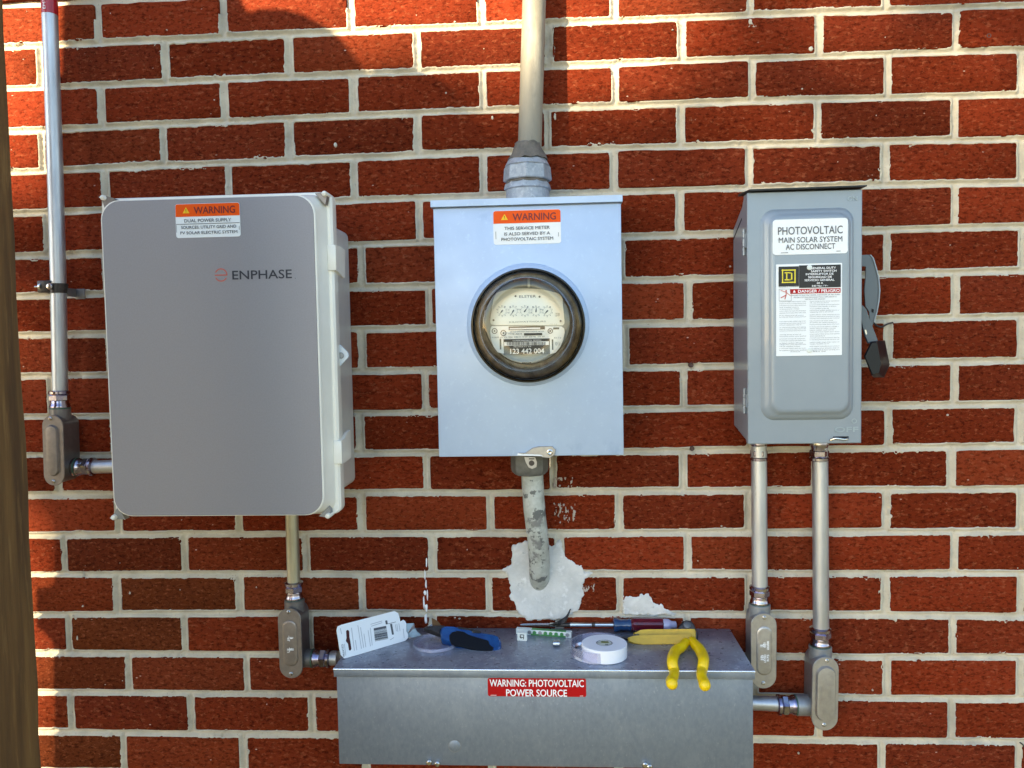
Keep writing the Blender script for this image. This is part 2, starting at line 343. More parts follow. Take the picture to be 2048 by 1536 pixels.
def height_mesh(name, x0, x1, z0, z1, step, fn, m, parent):
    xs = np.arange(x0, x1, step); zs = np.arange(z0, z1, step); X, Z = np.meshgrid(xs, zs, indexing='ij')
    H, keep = fn(X, Z); nx, nz = X.shape; idx = np.arange(nx * nz).reshape(nx, nz)
    q = keep[:-1, :-1] | keep[1:, :-1] | keep[:-1, 1:] | keep[1:, 1:]
    F = np.stack([idx[:-1, :-1][q], idx[1:, :-1][q], idx[1:, 1:][q], idx[:-1, 1:][q]], 1)
    V = np.stack([X.ravel(), -H.ravel(), Z.ravel()], 1); used = np.unique(F); rm = np.zeros(nx * nz, int); rm[used] = np.arange(len(used))
    return np_mesh(name, V[used], rm[F], m, parent)
# ================================================================ GROUND
g = G(); g.add([(-60, -120, 0), (60, -120, 0), (60, 60, 0), (-60, 60, 0)], [(0, 1, 2, 3)])
tag(build('lawn', g, M_GROUND, sharp=0), 'grassy ground at the foot of the brick wall', kind='structure')
# ================================================================ BRICK WALL
BR = [15, 102.5, 191, 280, 367, 456, 545, 635, 723, 809, 894, 978, 1063.6, 1147, 1232, 1314.5, 1398, 1482.6]
BL = [86.5, 171, 256, 338, 422, 507.5, 589, 668, 751, 832, 910, 990, 1070, 1149, 1229, 1307, 1385, 1465.5]
BM = {0: (771, 59), 1: (771, 145), 2: (771, 228), 3: (771, 312), 4: (771, 398), 5: (771, 487), 6: (804, 572.5), 7: (804, 656.5), 8: (804, 742),
      9: (804, 824.7), 10: (804, 906.7), 11: (804, 986), 14: (790, 1227)}
HEAD = {0: [195.8, 445, 700.8, 962, 1229, 1500, 1773], 1: [80, 330, 578.6, 834, 1097, 1365, 1637, 1913.6],
        2: [201.6, 448, 707, 966, 1230.5, 1503.5, 1776, 2045], 3: [85, 326, 579, 836, 1094, 1362, 1634, 1909],
        4: [210, 456, 708.7, 966.7, 1228, 1497, 1771, 2043], 5: [93, 838, 1094, 1359, 1908.5], 6: [213, 723.5, 1775, 2045],
        7: [108, 859, 1376, 1912], 8: [220, 723.5, 1249, 1777, 2043], 9: [99, 849, 1367, 1909.5], 10: [720, 1774.5, 2040],
        11: [116, 854, 1365, 1904], 12: [235, 478, 723.5, 981.5, 1238, 1498, 1772, 2042], 13: [129, 368, 612, 865, 1120, 1376, 1907],
        14: [233, 478.5, 725, 978, 1240, 1497, 1771, 2042], 15: [137, 370, 618, 1905], 16: [258, 494.5, 1775, 2040],
        17: [143, 382, 622.7, 1636, 1901.6], 18: [248, 487, 1764, 2037]}
PITCH = .2085; VP = .0677
bedc = []
for i in range(18):
    a = W(165, BL[i]); b = W(1908, BR[i]); pts = [a, b] + ([W(*BM[i])] if i in BM else [])
    bedc.append(np.polyfit([p.x for p in pts], [p.z for p in pts], 2 if len(pts) == 3 else 1))
def bed(i, X):
    if i < 0: return np.polyval(bedc[0], np.clip(X, -.1, 1.6)) - i * VP
    if i > 17: return np.polyval(bedc[17], np.clip(X, -.1, 1.6)) - (i - 17) * VP
    return np.polyval(bedc[i], np.clip(X, -.1, 1.6))
wall = thing('brick_wall', 'red brick house wall with pale mortar joints behind the electrical boxes', 'wall', (.74, 0, 0))
WX0, WX1 = -.66, 2.06
rows = {}
for r in range(-2, 22):
    zc = lambda X: (bed(r - 1, X) + bed(r, X)) / 2
    ks = []
    if r in HEAD:
        for hx in HEAD[r]:
            X = (hx - 1024) * .0008 + .73
            for _ in range(5):
                q = CAM; zz = zc(X); P = Vector((X, 0, zz)) - CAM; cpt = RM.transposed() @ P; u = 1024 + F_PX * cpt.x / -cpt.z; X += (hx - u) * .0008
            ks.append(X)
    else: ks = [(.5 * (r % 2)) * PITCH + .104 + rng.normal(0, .004)]
    full = [ks[0]]
    for a in ks[1:]:
        n = max(1, round((a - full[-1]) / PITCH)); s0 = full[-1]
        full += [s0 + (a - s0) * k / n for k in range(1, n + 1)]
    while full[0] > WX0: full.insert(0, full[0] - PITCH + rng.normal(0, .0015))
    while full[-1] < WX1: full.append(full[-1] + PITCH + rng.normal(0, .0015))
    rows[r] = full
BH = .0056; bricks = []
BROWN = {(15, 0), (14, 1)}
def brick_geo(x0, x1, zl0, zl1, zr0, zr1, dep=.0, n=9, m_=3, jit=.0005):
    r_ = .0035; out = []
    def corner(cx, cz, a0):
        for k in range(3):
            a = math.radians(a0 + 45 * k); out.append((cx + r_ * math.cos(a), cz + r_ * math.sin(a)))
    j = lambda s=1: random.gauss(0, jit) * s
    corner(x1 - r_, zr1 - r_, 0)
    for k in range(1, n): t = k / n; out.append((x1 + (x0 - x1) * t, zr1 + (zl1 - zr1) * t + j()))
    corner(x0 + r_, zl1 - r_, 90)
    for k in range(1, m_): t = k / m_; out.append((x0 + j(), zl1 + (zl0 - zl1) * t))
    corner(x0 + r_, zl0 + r_, 180)
    for k in range(1, n): t = k / n; out.append((x0 + (x1 - x0) * t, zl0 + (zr0 - zl0) * t + j()))
    corner(x1 - r_, zr0 + r_, 270)
    for k in range(1, m_): t = k / m_; out.append((x1 + j(), zr0 + (zr1 - zr0) * t))
    cx = (x0 + x1) / 2; cz = (zl0 + zl1 + zr0 + zr1) / 4; b = .0012
    back = [Vector((x, .028, z)) for x, z in out]; mid = [Vector((x, -dep + .0012 + abs(random.gauss(0, .0003)), z)) for x, z in out]
    fr = [Vector((x - math.copysign(b, x - cx), -dep - random.random() * .0003, z - math.copysign(b, z - cz))) for x, z in out]
    g = G(); g.loft([back, mid, fr], False, True); return g
for r, hs in rows.items():
    for k in range(len(hs) - 1):
        xa, xb = hs[k] + .0062 + rng.normal(0, .0009), hs[k + 1] - .0062 + rng.normal(0, .0009)
        zl1, zr1 = bed(r - 1, xa) - BH, bed(r - 1, xb) - BH; zl0, zr0 = bed(r, xa) + BH, bed(r, xb) + BH
        jz = rng.normal(0, .0007, 4); dep = rng.normal(0, .0007)
        cx = (xa + xb) / 2; cz = (zl0 + zl1) / 2
        bricks.append((r, k, xa, xb, zl0 + jz[0], zl1 + jz[1], zr0 + jz[2], zr1 + jz[3], dep))
for (r, k, xa, xb, a0, a1, b0, b1, dep) in bricks:
    o = build('brick', brick_geo(xa, xb, a0, a1, b0, b1, dep), M_BRICK, wall, sharp=50)
    t = random.random(); v = random.uniform(.76, 1.20)
    col = np.array([.205, .0290, .0095]) * v
    if t < .25: col = np.array([.170, .0260, .0095]) * v
    if t > .85: col = np.array([.215, .036, .0125]) * v
    # the few browner bricks of the lower left
    P = Vector(((xa + xb) / 2, 0, (a0 + a1) / 2)) - CAM; cp = RM.transposed() @ P; u = 1024 + F_PX * cp.x / -cp.z; w_ = 768 - F_PX * cp.y / -cp.z
    if (abs(u - 350) < 70 and abs(w_ - 1190) < 30) or (abs(u - 250) < 70 and abs(w_ - 1265) < 30) or (u < 260 and w_ > 1480): col = np.array([.135, .031, .010])
    elif u < 700 and 1060 < w_: col = col * (.92 if random.random() < .5 else 1) + np.array([-.02, .006, .002]) * random.random()
    o.color = (*col, 1)
# outer part of the wall, joined (outside the photograph)
g = G()
for r in range(-10, 34):
    off = (.5 * (r % 2)) * PITCH; zt = bed(-1 if r < 0 else min(r, 17) - 1, .7) - BH
    zt = bed(r - 1, .7) - BH; zb = bed(r, .7) + BH
    if zb < 0.01: break
    for k in range(-9, 19):
        xa = k * PITCH + off + .006; xb = (k + 1) * PITCH + off - .006
        if r in rows:
            L0, R0 = rows[r][0], rows[r][-1]
            if xb > L0 + .002 and xa < R0 - .002:
                if xa < L0 - .03: xb = L0 - .006
                elif xb > R0 + .03: xa = R0 + .006
                else: continue
        g.box(xa, xb, 0.0, .028, zb, zt)
tag(build('brickwork_beyond', g, M_BRICK, wall, sharp=30), kind='stuff').color = (.205, .029, .0095, 1)
g = G(); g.box(-1.95, 4.05, .006, .14, 0, ZG + .72); g.box(-1.95, 4.05, .012, .14, ZG + .72, ZG + .73)
build('mortar_backing', g, M_MORTAR, wall, sharp=30)
def mortar_fn(X, Z):
    sd = np.full(X.shape, -1.0)       # distance outside bricks (positive in joint)
    best = np.full(X.shape, 1e9); best[:] = 1e9
    D = np.full(X.shape, 1e9)
    dx = X[1, 0] - X[0, 0]; dz = Z[0, 1] - Z[0, 0]
    for (r, k, xa, xb, a0, a1, b0, b1, dep) in bricks:
        m = .012; i0 = max(0, int((xa - m - X[0, 0]) / dx)); i1 = min(X.shape[0], int((xb + m - X[0, 0]) / dx) + 2)
        zlo, zhi = min(a0, b0) - m, max(a1, b1) + m; j0 = max(0, int((zlo - Z[0, 0]) / dz)); j1 = min(X.shape[1], int((zhi - Z[0, 0]) / dz) + 2)
        if i0 >= i1 or j0 >= j1: continue
        x = X[i0:i1, j0:j1]; z = Z[i0:i1, j0:j1]; t = (x - xa) / (xb - xa); lo = a0 + (b0 - a0) * t; hi = a1 + (b1 - a1) * t
        qx = np.maximum(xa - x, x - xb); qz = np.maximum(lo - z, z - hi)
        s = np.where((qx > 0) & (qz > 0), np.hypot(qx, qz), np.maximum(qx, qz)); D[i0:i1, j0:j1] = np.minimum(D[i0:i1, j0:j1], s)
    rag = (fbm(X, Z, 160, 3) - .5) * .0040 + (fbm(X, Z, 45, 9) - .5) * .0040
    rag = np.maximum(rag, -.0004) + (vnoise(X, Z, 30, 77) > .80) * np.maximum(fbm(X, Z, 130, 14) - .45, 0) * .012
    d = D + rag
    prof = np.clip(d / .0055, 0, 1)
    H = .0004 - .0062 * np.clip((prof - .16) / .84, 0, 1) ** .75 + (fbm(X, Z, 240, 5) - .5) * .0011 + (fbm(X, Z, 50, 6) - .5) * .0012
    inner = d < 0
    H = np.where(inner, .0009 + d * 2.2 + (fbm(X, Z, 300, 8) - .5) * .0006, H)
    H = np.maximum(H, -.0085)
    return H, (D > -.0055)
cl, cr = W(-40, 1560), W(2090, -20)
height_mesh('mortar', cl.x, W(2100, 700).x, cl.z - .01, cr.z + .02, .00165, mortar_fn, M_MORTAR, wall)
# cement patches, smears and drips
def poly(pts, o, s): return [(lambda p: (p.x, p.z))(W(o[0] + x / s, o[1] + y / s)) for x, y in pts]
P1 = poly([(195, 880), (290, 840), (330, 865), (480, 870), (520, 900), (535, 860), (600, 850), (612, 940), (650, 985), (710, 1025), (772, 1040), (780, 1090), (835, 1112), (795, 1140),
           (772, 1200), (778, 1290), (750, 1400), (700, 1430), (640, 1485), (560, 1492), (300, 1492), (240, 1445), (212, 1380), (170, 1320), (165, 1260), (146, 1160), (160, 1130),
           (105, 1080), (175, 1040), (190, 960)], (980, 880), 4.15)
P2 = poly([(1150, 60), (1290, 50), (1320, 25), (1380, 40), (1425, 105), (1500, 130), (1570, 190), (1640, 235), (1350, 240), (1140, 225)], (1000, 1180), 4.655)
def patch_fn(P, th, seed):
    def fn(X, Z):
        ins = inpoly(X, Z, P); d = segdist(X, Z, P); s = np.where(ins, d, -d) + (fbm(X, Z, 170, seed) - .5) * .008
        H = np.clip(s / .0022, 0, 1) * th + (fbm(X, Z, 40, seed + 2) - .5) * .0012 * 1.0 * np.clip(s / .006, 0, 1) + np.minimum(s, 0) * 2 - .0006
        # trowel edge / crack lines
        cr_ = np.abs(fbm(X, Z, 22, seed + 5) - .5); H -= np.clip(1 - cr_ / .004, 0, 1) * .0016 * (s > .004)
        return H, s > -.002
    return fn
for P, th, sd in ((P1, .0024, 21), (P2, .0022, 33)):
    xs = [p[0] for p in P]; zs = [p[1] for p in P]
    height_mesh('cement_patch', min(xs) - .01, max(xs) + .01, min(zs) - .01, max(zs) + .01, .0012, patch_fn(P, th, sd), M_PATCH, wall)
def smear(name, regs, m, thr, seed, sx=1.0):
    for i, (x0, y0, x1, y1) in enumerate(regs):
        a = W(x0, y1); b = W(x1, y0)
        def fn(X, Z, a=a, b=b, i=i):
            u = (X - a.x) / (b.x - a.x); v = (Z - a.z) / (b.z - a.z); e = np.clip(4 * np.minimum(np.minimum(u, 1 - u), np.minimum(v, 1 - v)), 0, 1)
            n = fbm(X * 1.6, Z * .8, 210 * sx, seed + i * 7) * e - thr
            return np.where(n > 0, .0012 + n * .004, -.002), n > 0
        height_mesh(name, a.x, b.x, a.z, b.z, .0009, fn, m, wall)
smear('cement_smear', [(1088, 945, 1160, 985), (1094, 992, 1166, 1062), (1150, 1160, 1200, 1190)], mat('smear', (.40, .33, .27, 1), .9), .60, 50)
smear('cement_smear', [(1150, 60, 1152, 62), (1490, 38, 1520, 60)], M_MORTAR, .50, 90)
g = G()
def blob(g, px, py, w, h, th=.0015, n=10, d=.0005):
    c = W(px, py, 0); k = msz(0); ring = []
    for i in range(n):
        a = 2 * math.pi * i / n; rr = random.uniform(.75, 1.15); ring.append(Vector((c.x + math.cos(a) * w / 2 * k * rr, -d, c.z + math.sin(a) * h / 2 * k * rr)))
    cc = Vector((c.x, -d, c.z)); g.loft([[p + Vector((0, .003, 0)) for p in ring], ring, [cc + (p - cc) * .6 + Vector((0, -th, 0)) for p in ring]], False)
for (x, y, w, h) in [(853, 1125, 3, 24), (850, 1150, 3, 22), (852, 1168, 4, 18), (850, 1185, 7, 10), (848, 1205, 4, 30), (853, 1215, 6, 16), (852, 1238, 6, 22), (855, 1190, 3, 22)]: blob(g, x, y, w, h)
tag(build('plaster_drip', g, M_INKW, wall, sharp=60), label='thin white plaster drip running down the bricks')
g = G()
for (x, y, w, h) in [(671, 290, 6, 10), (985, 236, 6, 9), (1500, 44, 9, 12), (1622, 98, 10, 10), (910, 44, 5, 4), (1895, 830, 5, 4), (892, 186, 4, 4), (429, 200, 3, 3), (334, 60, 3, 3), (1508, 560, 4, 3), (1460, 533, 4, 4),
                     (152, 1236, 6, 7), (155, 1276, 3, 10), (145, 1232, 5, 4), (166, 1212, 5, 5), (260, 1186, 4, 6), (513, 1174, 3, 4), (919, 1237, 5, 3), (910, 1235, 4, 3), (1597, 1506, 4, 4), (1745, 1380, 3, 4),
                     (1345, 60, 4, 3), (1443, 1052, 4, 3), (1604, 178, 4, 4), (1110, 233, 5, 14)]: blob(g, x, y, w, h)
for _ in range(90):
    blob(g, random.uniform(10, 2040), random.uniform(5, 1530), random.uniform(1.2, 2.6), random.uniform(1.2, 2.6), .0003, 6)
tag(build('mortar_speck', g, M_MORTAR, wall, sharp=60), kind='stuff')
g = G()
for (x, y, r) in [(1977, 72, 5), (1382, 730, 5), (1384, 897, 5)]:
    c = W(x, y, 0); g.lathe(c + Vector((0, -.001, 0)), FRONT, [(-.006, r * .0008), (0, r * .0008), (.0008, r * .0006), (.0002, r * .0003)], 12)
build('wall_anchor', g, mat('brown_plastic', (.06, .03, .02, 1), .6), wall)
g = G(); g.tube(smooth_path([W(1745, 640, .004), W(1752, 650, .004), W(1763, 654, .005), W(1775, 648, .005), W(1786, 645, .004)]), .0013, 8)
build('thin_cable', g, M_DARKM, wall)
g = G(); g.tube(smooth_path([W(2040, 1485, .003), W(2046, 1490, .003), W(2052, 1500, .003)]), .0012, 8); build('thin_cable', g, M_DARKM, wall)
# ================================================================ WOODEN POST (left edge)
DP = .62
a = W(12, 0, DP - .09); b = W(76, 1536, DP - .09); xr = (a.x + b.x) / 2; PT = W(12, 0, DP).z + .06; print('post', a, b)
post = thing('wooden_post', 'weathered brown timber post at the left edge of the photo', 'post', (xr - .05, -DP + .05, 0))
g = G()
rings = []
for i in range(40):
    z = i / 39 * PT; w = [rng.normal(0, .0006) for _ in range(8)]
    pts = [(xr, -DP + .004), (xr - .004, -DP), (xr - .033, -DP), (xr - .033, -DP + .09), (xr, -DP + .09)]
    t = (z - a.z) / (b.z - a.z); xo = (a.x + (b.x - a.x) * t - xr) if False else 0
    rings.append([Vector((x + xo + w[j], y + w[j + 1], z)) for j, (x, y) in enumerate(pts)])
g.loft(rings); build('timber_board', g, M_WOOD, post, sharp=30)
g = G(); g.box(xr - .125, xr - .037, -DP - .004, -DP + .085, 0, PT, .003); build('timber_board', g, M_WOOD, post)
# added unseen gate board, outline shaped to throw the curved shadow on the wall
GY = -.98
gate = thing('shadow_blocker', 'curved-top timber gate left of the boxes, outside the photo', 'gate', (-.6, GY, 0))
def shadow_of(px, py):
    p = W(px, py, 0); t = (GY - p.y) / SUN.y; q = p + SUN * t; return (q.x, q.z)
top = [(122, -120), (122, 148), (90, 152), (90, 440), (100, 460), (100, 1020), (104, 1022), (104, 1170), (70, 1175), (70, 1255), (84, 1262), (103, 1285), (103, 1900),
       (640, 1900), (900, 1300), (980, 700), (985, 330), (950, 255), (905, 190), (868, 150), (820, 128), (770, 128), (730, 140), (712, 138), (690, 105), (665, 70), (635, 42), (600, 25), (560, 16),
       (520, 17), (490, 24), (476, 18), (462, -10), (440, -120)]
gp = [shadow_of(*p) for p in top]
cut = sorted(set([min(p[0] for p in gp)] + [min(p[0] for p in gp) + .0001 + k * .14 for k in range(1, 8)] + [max(p[0] for p in gp)]))
me_pts = [Vector((x, GY, z)) for x, z in gp]
bm = bmesh.new(); vs = [bm.verts.new(p) for p in me_pts]; f = bm.faces.new(vs); ret = bmesh.ops.extrude_face_region(bm, geom=[f])
bmesh.ops.translate(bm, verts=[v for v in ret['geom'] if isinstance(v, bmesh.types.BMVert)], vec=(0, -.022, 0))
bmesh.ops.recalc_face_normals(bm, faces=bm.faces); bmesh.ops.triangulate(bm, faces=bm.faces[:])
me = bpy.data.meshes.new('blocker_board'); bm.to_mesh(me); bm.free(); link('blocker_board', me, M_WOOD, gate, 30)
zmin = min(p[1] for p in gp)
g = G(); g.box(min(p[0] for p in gp) + .08, min(p[0] for p in gp) + .17, GY - .1, GY - .023, 0, zmin + 1.0, .003)
g.box(min(p[0] for p in gp) + .55, min(p[0] for p in gp) + .63, GY - .1, GY - .023, 0, zmin + .9, .003); build('blocker_post', g, M_WOOD, gate)
# added unseen tree toward the sun, leaves laid out to shade the wall
TD = 17.0
tree = thing('added_shade_tree', 'leafy garden tree standing across the lawn, outside the photo', 'tree', tuple((SUN * TD + Vector((.8, 0, 1.4)))[:2]) + (0,))
def dens(px, py):
    # share of the sun stopped by the crown over this part of the wall (the photograph's dappling)
    if px < 135:
        if py < 380: return 0.0
        if py < 520: return .45 * (py - 380) / 140
        if py < 960: return .50
        if py < 1060: return .5 * (1060 - py) / 100
        return 0.0
    if px < 700: return 0.0 if py < 190 else min(1, (py - 190) / 200)
    yb = 250 - (1000 - px) * .2 if px < 1000 else 215 + (px - 1000) * .10
    lo = .12 + .22 * min(1, max(0, (px - 1000) / 500)); hi = 1.0 - .16 * min(1, max(0, (px - 1450) / 400))
    t = max(0.0, min(1.0, (py - yb + 40) / (200 + max(0, px - 1100) * .55)))
    return lo + (hi - lo) * t
g = G(); cnt = 0
leafs = []
for _ in range(26000):
    px = random.uniform(-900, 3400); py = random.uniform(-1300, 2600)
    dn = dens(px, py)
    if not (-200 < px < 2300 and -250 < py < 1800): dn = min(dn + .1, 1)
    dn = dn if dn < .97 else 1.0
    cov = -math.log(max(1e-3, 1 - min(dn, .985))) / 4.2     # leaf density for this opacity
    if random.random() > cov: continue
    p = W(px, py, 0) + SUN * (TD + random.uniform(-1.8, 1.8))
    leafs.append(p)
V = []; Fc = []
for p in leafs:
    s = random.uniform(.05, .085); q = Matrix.Rotation(random.uniform(0, 6.28), 3, 'Z') @ Matrix.Rotation(random.gauss(1.2, .5), 3, 'X') @ Matrix.Rotation(random.uniform(0, 6.28), 3, 'Y')
    q = (SUN.to_track_quat('Z', 'Y').to_matrix() @ Matrix.Rotation(random.gauss(0, .5), 3, 'X') @ Matrix.Rotation(random.gauss(0, .5), 3, 'Y') @ Matrix.Rotation(random.uniform(0, 6.28), 3, 'Z'))
    n = len(V)
    for lx, ly in ((-1, 0), (-.3, -.62), (.5, -.5), (1.15, 0), (.5, .5), (-.3, .62)): V.append(p + q @ Vector((lx * s, ly * s, 0)))
    Fc.append(tuple(range(n, n + 6)))
g.add(V, Fc); tag(build('crown', g, M_LEAF, tree, sharp=0), kind='stuff')
tb = tree.location; g = G()
g.tube([Vector((tb.x, tb.y, -.1)), Vector((tb.x + .05, tb.y, 1.4)), Vector((tb.x - .03, tb.y + .05, 3.2)), Vector((tb.x + .1, tb.y, 5.0)), Vector((tb.x + .2, tb.y, 7))], [.24, .19, .15, .10, .04], 12)
for k in range(9):
    a = k * 2.4; z0 = 2.6 + k * .45; g.tube([Vector((tb.x, tb.y, z0)), Vector((tb.x + math.cos(a) * .9, tb.y + math.sin(a) * .7, z0 + .6)), Vector((tb.x + math.cos(a) * 1.8, tb.y + math.sin(a) * 1.3, z0 + 1.0))], [.07, .045, .015], 8)
build('trunk', g, M_BARK, tree)
# ================================================================ CONDUIT FITTINGS
def fitting(th_, p, dirv, s=1.0, gas=True):
    a, b = G(), G(); connector(a, b, p, dirv, s); build('compression_fitting', a, M_CHROME, th_, 30)
    if gas: build('gasket_ring', b, M_GASKET, th_)
def connector(g_nut, g_gask, p, dirv, s=1.0):
    """compression fitting: starts at p (body side) and runs along dirv"""
    R = .0152 * s
    def fac(t0, t1, r, seg=8): g_nut.lathe(p, dirv, [(t0, r * .93), (t0 + .0012, r), (t1 - .0012, r), (t1, r * .93)], seg)
    g_nut.lathe(p, dirv, [(0, R * .97), (.003, R * 1.0), (.0045, R * .97), (.0085, R * .86), (.011, R * .88), (.013, R * .84)], 28)
    fac(.012, .0215, R * 1.02, 6); g_nut.lathe(p, dirv, [(.0212, R * .86), (.0235, R * 1.03), (.0275, R * 1.03), (.029, R * .82)], 28)
    g_gask.lathe(p, dirv, [(-.0012, R * .95), (-.0012, R * 1.03), (.0008, R * 1.03), (.0008, R * .95)], 28)
def conduit_tube(th, pts, r, m, name='conduit_tube'):
    g = G(); g.tube(pts, r, 28); return build(name, g, m, th, sharp=40)
def oval(cx, cz, w, h, d, tilt=0., seg=12):
    pts = []; r = w / 2; s = h / 2 - r
    for k in range(seg + 1): a = math.pi * k / seg; pts.append((r * math.cos(a), s + r * math.sin(a)))
    for k in range(seg + 1): a = math.pi + math.pi * k / seg; pts.append((r * math.cos(a), -s + r * math.sin(a)))
    ca, sa = math.cos(tilt), math.sin(tilt)
    return [Vector((cx + x * ca - z * sa, -d, cz + x * sa + z * ca)) for x, z in pts]
def conduit_body(label, ctop, cbot, w_px, dfront, dback, inner, md, mc, screws, hub=None, letters=None, raised=.003):
    """ctop,cbot: pixel ends of the oval cover; inner: (w_px, top, bottom)"""
    k = msz(dfront); A = W(*ctop, dfront); B = W(*cbot, dfront); cx, cz = (A.x + B.x) / 2, (A.z + B.z) / 2; h = (A - B).length; w = w_px * k
    tilt = math.atan2(-(A.x - B.x), A.z - B.z)
    th = thing('conduit_elbow', label, 'conduit fitting', (cx, -dback, B.z), 'cast conduit bodies with oval covers')
    g = G(); O = lambda s, d, e=0: oval(cx, cz, w * s, h - w * (1 - s) - e, d, tilt)
    g.loft([O(.80, dback), O(.86, dback + .004), O(.88, dfront - .006), O(.93, dfront - .0035), O(.93, dfront - .0022)])
    body = build('casting', g, md, th)
    g = G(); g.loft([O(1.0, dfront - .0020), O(1.02, dfront - .001), O(.98, dfront)], True, True)
    cov = build('cover_plate', g, mc, th)
    IA = W(*inner[1], dfront); IB = W(*inner[2], dfront); iw = inner[0] * k; ih = (IA - IB).length; icx, icz = (IA.x + IB.x) / 2, (IA.z + IB.z) / 2
    g = G(); I = lambda s, d: oval(icx, icz, iw - s, ih - s, d, tilt)
    g.loft([I(0, dfront - .001), I(.0015, dfront + .0008), I(.005, dfront + raised), I(.0075, dfront + raised + .0002)], False)
    emb = build('raised_panel', g, mc, cov)
    for (sx, sy) in screws:
        c = W(sx, sy, dfront); g = G(); g.lathe(c, FRONT, [(-.0005, .0030), (.0010, .0030), (.0017, .0021), (.0018, .0004)], 14)
        g.box(c.x - .0026, c.x + .0026, -(dfront + .0026), -(dfront + .0014), c.z - .0004, c.z + .0004)
        build('cover_screw', g, M_STEEL, cov)
    return th, (cx, cz, w, h, A, B, tilt)
def neck(th, px, py, d, dirv, ln, r, m):
    c = W(px, py, d); g = G(); g.lathe(c, dirv, [(-.016, r * .92), (0, r), (ln - .001, r), (ln, r * .92)], 24); build('hub_neck', g, m, th); return c + Vector(dirv) * ln
UP = Vector((0, 0, 1)); RT = Vector((1, 0, 0))
# --- A : left wall edge
DC = .036
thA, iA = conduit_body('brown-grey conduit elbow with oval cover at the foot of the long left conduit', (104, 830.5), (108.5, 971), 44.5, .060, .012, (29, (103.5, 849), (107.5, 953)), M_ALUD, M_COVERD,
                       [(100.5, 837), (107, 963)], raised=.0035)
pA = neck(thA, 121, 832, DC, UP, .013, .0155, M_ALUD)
qA = neck(thA, 136, 934, .030, RT, .010, .0150, M_ALUD)
g = G(); c = W(132, 934, .030)
c1 = thing('metal_conduit', 'long galvanised conduit with red label at the left wall edge', 'conduit', tuple(W(121, 800, DC)), 'galvanised conduits')
conduit_tube(c1, [W(120.5, 812, DC), W(120.5, 790, DC), W(116.5, 560, DC), W(109, 300, DC), W(102, 100, DC), W(98.5, 0, DC), W(95, -120, DC)], .0117, M_COND)
fitting(c1, pA, UP)
g = G(); ta, tb_ = W(99.6, 30, DC), W(94, -150, DC); g.tube([ta, tb_], .0120, 28); lab = build('red_label', g, M_REDT, c1, 40)
g = G(); uz = (tb_ - ta).normalized()
text_geo(g, 'EMT 3/4', W(88, 8, DC + .0125) + uz * .008, .030, .0045, ux=uz, uz=Vector((-1, 0, 0))); build('lettering', g, M_INKW, lab, 0)
# strap
st = thing('conduit_strap', 'bolted metal strap clamping the long left conduit to the wall', 'strap', tuple(W(115, 580, .03)))
g = G(); c = W(116.5, 577, DC); ax = Vector((.16, 0, 1)).normalized(); ln = .0155
rings = []
for dd in (-ln / 2, ln / 2):
    for rr in (.0123, .0138):
        pass
seg = 24
outer = lambda t, r: [c + ax * t + (Vector((math.cos(2 * math.pi * i / seg), 0, 0)) + Vector((0, math.sin(2 * math.pi * i / seg), 0))) * r for i in range(seg)]
g.loft([outer(-ln / 2, .0121), outer(-ln / 2, .0138), outer(ln / 2, .0138), outer(ln / 2, .0121)], False, False); build('strap_band', g, M_DARKM, st)
g = G(); k = msz(.03); g.box(c.x + .010, c.x + .026, -.008, -.005, c.z - .016, c.z + .001, .0005); g.box(c.x + .010, c.x + .012, -.03, -.005, c.z - .012, c.z + .001, .0005)
build('strap_foot', g, M_ALUD, st)
g = G(); e = W(88, 574, .046); g.box(e.x - .009, e.x + .012, -.050, -.040, e.z - .009, e.z + .010, .0015); build('strap_ear', g, M_DARKM, st)
g = G(); e = W(100, 573, .052); g.lathe(e, FRONT, [(0, .0048), (.002, .0050), (.0035, .0040), (.0040, .0012)], 16); build('bolt_head', g, M_STEEL, st)
g = G(); e = W(80, 573.5, .046); g.lathe(e, -RT, [(-.004, .0065), (-.002, .0068), (.0005, .006), (.0006, .0018), (.0085, .0018), (.009, .001)], 14); build('bolt_shank', g, M_STEEL, st)
# short conduit A -> combiner box
c2 = thing('metal_conduit', 'short horizontal conduit from the left elbow into the silver box', 'conduit', tuple(W(200, 934, .03)), 'galvanised conduits')
conduit_tube(c2, [qA, W(190, 934, .030), W(260, 932, .030)], .0108, M_COND)
fitting(c2, qA + RT * .006, RT, .96); g = G(); g.lathe(qA, RT, [(-.001, .0145), (0, .015), (.0055, .015), (.006, .0135)], 24); build('fitting_collar', g, M_CHROME, c2)
# --- B : below the combiner box
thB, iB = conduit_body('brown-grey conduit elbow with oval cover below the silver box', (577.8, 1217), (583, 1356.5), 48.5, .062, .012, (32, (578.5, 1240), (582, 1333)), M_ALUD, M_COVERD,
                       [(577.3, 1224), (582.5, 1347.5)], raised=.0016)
g = G()
for i, (s_, x, y, w, h) in enumerate([('JL', 577, 1277, 8, 12), ('WET', 583, 1276, 12, 4), ('UL', 577, 1300, 9, 10), ('LISTED', 583, 1299, 15, 4), ('LL', 581, 1298, 8, 4)]):
    c = W(x, y, .062 + .0021); kk = msz(.062); text_geo(g, s_, c, h * kk, w * kk * .6, ux=Vector((0, 0, 1)), uz=Vector((-1, 0, 0)), bold=.00015)
build('lettering', g, M_INKW, bpy.data.objects[thB.children[1].name], 0)
pB = neck(thB, 589.5, 1219, DC, UP, .017, .0158, M_ALUD)
qB = neck(thB, 607, 1316, .036, RT, .016, .0145, M_ALUD)
